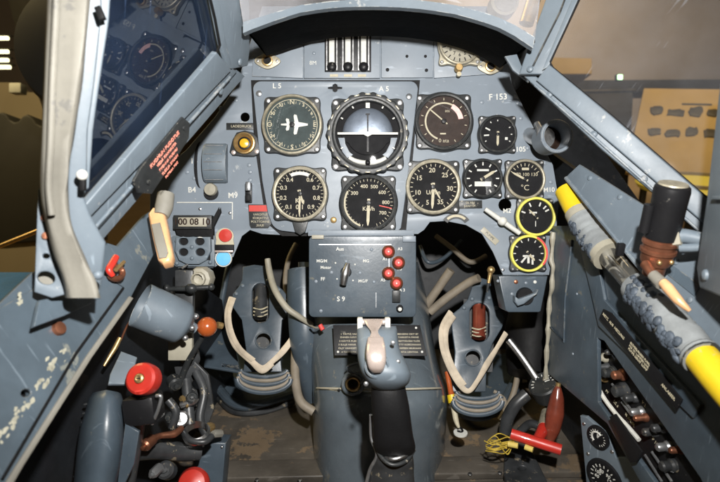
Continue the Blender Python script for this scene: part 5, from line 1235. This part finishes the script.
part('case', MB().box(flat(116, 150, 2.25), 0, 0, 0, .11, .07, .1, .01), M['board'], t); part('lid', MB().box(flat(116, 140, 2.25), 0, 0, .0, .12, .015, .11, .004), M['hdark'], t)
t = thing('exit_lamp', 'tiny green exit lamp beyond the right pane', 'lamp', AT(620, 77, 6))
f_ = flat(620, 77, 6); part('box', MB().box(f_, 0, 0, -.03, .07, .07, .05, .005), M['hdark'], t); part('lens', MB().box(f_, 0, 0, 0, .05, .05, .02, .004), M['exitlamp'], t)
# left outside
f_ = axisframe(W(-20, 40, 1.35), (-FW+RT*.10))
t = thing('wheel_disc', 'large dark round disc hiding the hangar at the far left', 'disc', f_.o)
# ellipse-like dark body reaching to px 42
f_ = axisframe(W(78, 42, 1.2), (-FW+RT*.05)); q = 70*1.2/FPX
part('body', MB().lathe(f_, [(1e-5, .02), (q*.5, .015), (q*.93, -.01), (q, -.04), (q*.95, -.12)], 60), M['hdark'], t)
for i, (y, w_, x) in enumerate(((38, 5, 2), (51.5, 5, 2), (60, 5, 2), (67, 5, 4))):
    g_ = flat(x, y, 5.0)
    t = thing('strip_lamp', ('topmost', 'second', 'third', 'lowest')[i]+' of four glowing strip lamps at the far left edge', 'lamp', g_.o, 'strip lamps in the hangar')
    part('tube', MB().box(g_, -.1, 0, 0, .32, 3.4*5/FPX, .03, .008), M['tubelamp'], t)
    part('housing', MB().box(g_, -.1, .028, -.02, .36, .012, .05, .004), M['hdark'], t)
solo('white_box', MB().box(flat(18, 89, 3.0), 0, 0, 0, 12*3/FPX, 10*3/FPX, .06, .006), M['white'], 'small white box on the hangar wall below the strip lamps', 'box')
solo('storage_rack', MB().ppx(flat(0, 160, 2.6), [[(-60, 118), (-10, 113), (2, 112), (6, 114), (9, 119), (14, 122), (18, 121), (22, 116), (27, 114), (32, 117), (36, 123), (41, 126), (48, 125), (60, 130), (60, 240), (-60, 250)]], .5, .01), M['hdark'], 'dark jumbled equipment silhouette below the disc at the far left', 'rack')
solo('storage_cabinet', MB().ppx(flat(0, 100, 4.6), [[(-60, 82), (9, 82), (10, 92), (60, 92), (60, 330), (-60, 330)]], .5, .01), M['hwall'], 'tan cabinet behind the dark equipment at the far left', 'cabinet')
solo('orange_pipe', MB().tube([W(-40, 262, 1.5), W(0, 246, 1.5), W(60, 222, 1.5)], .006, 10), M['brass'], 'thin orange pipe slanting across the far left', 'pipe')
solo('wing_surface', MB().plate(plane3((0, 272, 1.3), (60, 272, 1.3), (0, 330, .8)), [[plane3((0, 272, 1.3), (60, 272, 1.3), (0, 330, .8)).uv(*p) for p in ((-160, 272), (64, 272), (30, 330), (-160, 400))]], .02, .004), mat('wing_paint', (.07, .24, .62), .35), 'smooth blue wing surface outside the cockpit at the far left', 'wing')

# ================================================================== LIGHT
def lamp(name, kind, loc, target, power, size=.1, col=(1, 1, 1), spot=None, blend=1):
    l = bpy.data.lights.new(name, kind); l.energy = power; l.color = col
    if kind == 'AREA': l.size = size
    else: l.shadow_soft_size = size
    if kind == 'SPOT': l.spot_size = spot; l.spot_blend = blend
    o = bpy.data.objects.new(name, l); o.location = loc
    o.rotation_euler = (Vector(target)-Vector(loc)).to_track_quat('-Z', 'Y').to_euler(); COL.objects.link(o); return o
lamp('camera_flash', 'SPOT', CAM+UP*.14+RT*.045, W(350, 190, .72), 40, .010, (1, .975, .94), R(118), 1)
lamp('hangar_fill', 'AREA', Vector((2.8, 3.0, 4.8)), Vector((2.6, 5.6, 1.8)), 130, 2.5, (1, .74, .40))  # added unseen light, brightens the fronts beyond the right pane
lamp('hangar_fill', 'AREA', Vector((-2.6, 2.2, 4.2)), Vector((-2.0, 3.0, 1.2)), 90, 2.0, (1, .78, .38))  # added unseen light for the wing, with slight cockpit fill
lamp('hangar_fill', 'AREA', Vector((3.5, 11, 4.6)), Vector((3.8, 16, 3.2)), 520, 2.5, (1, .86, .76))  # added unseen light that lifts the far wall
w = bpy.data.worlds.new('World'); scene.world = w; w.use_nodes = True
w.node_tree.nodes['Background'].inputs[0].default_value = (.9, .72, .50, 1); w.node_tree.nodes['Background'].inputs[1].default_value = .045
cd = bpy.data.cameras.new('camera'); cd.sensor_width = 36; cd.lens = 36*FPX/720; cd.clip_start = .02; cd.clip_end = 200
cd.dof.use_dof = True; cd.dof.focus_distance = .70; cd.dof.aperture_fstop = 9
co = bpy.data.objects.new('camera', cd); co.location = CAM; co.rotation_euler = (math.pi/2-TH, 0, 0); COL.objects.link(co); scene.camera = co
scene.view_settings.view_transform = 'Standard'; scene.view_settings.look = 'None'; scene.view_settings.exposure = 0
scene.render.resolution_x = 1024; scene.render.resolution_y = 686
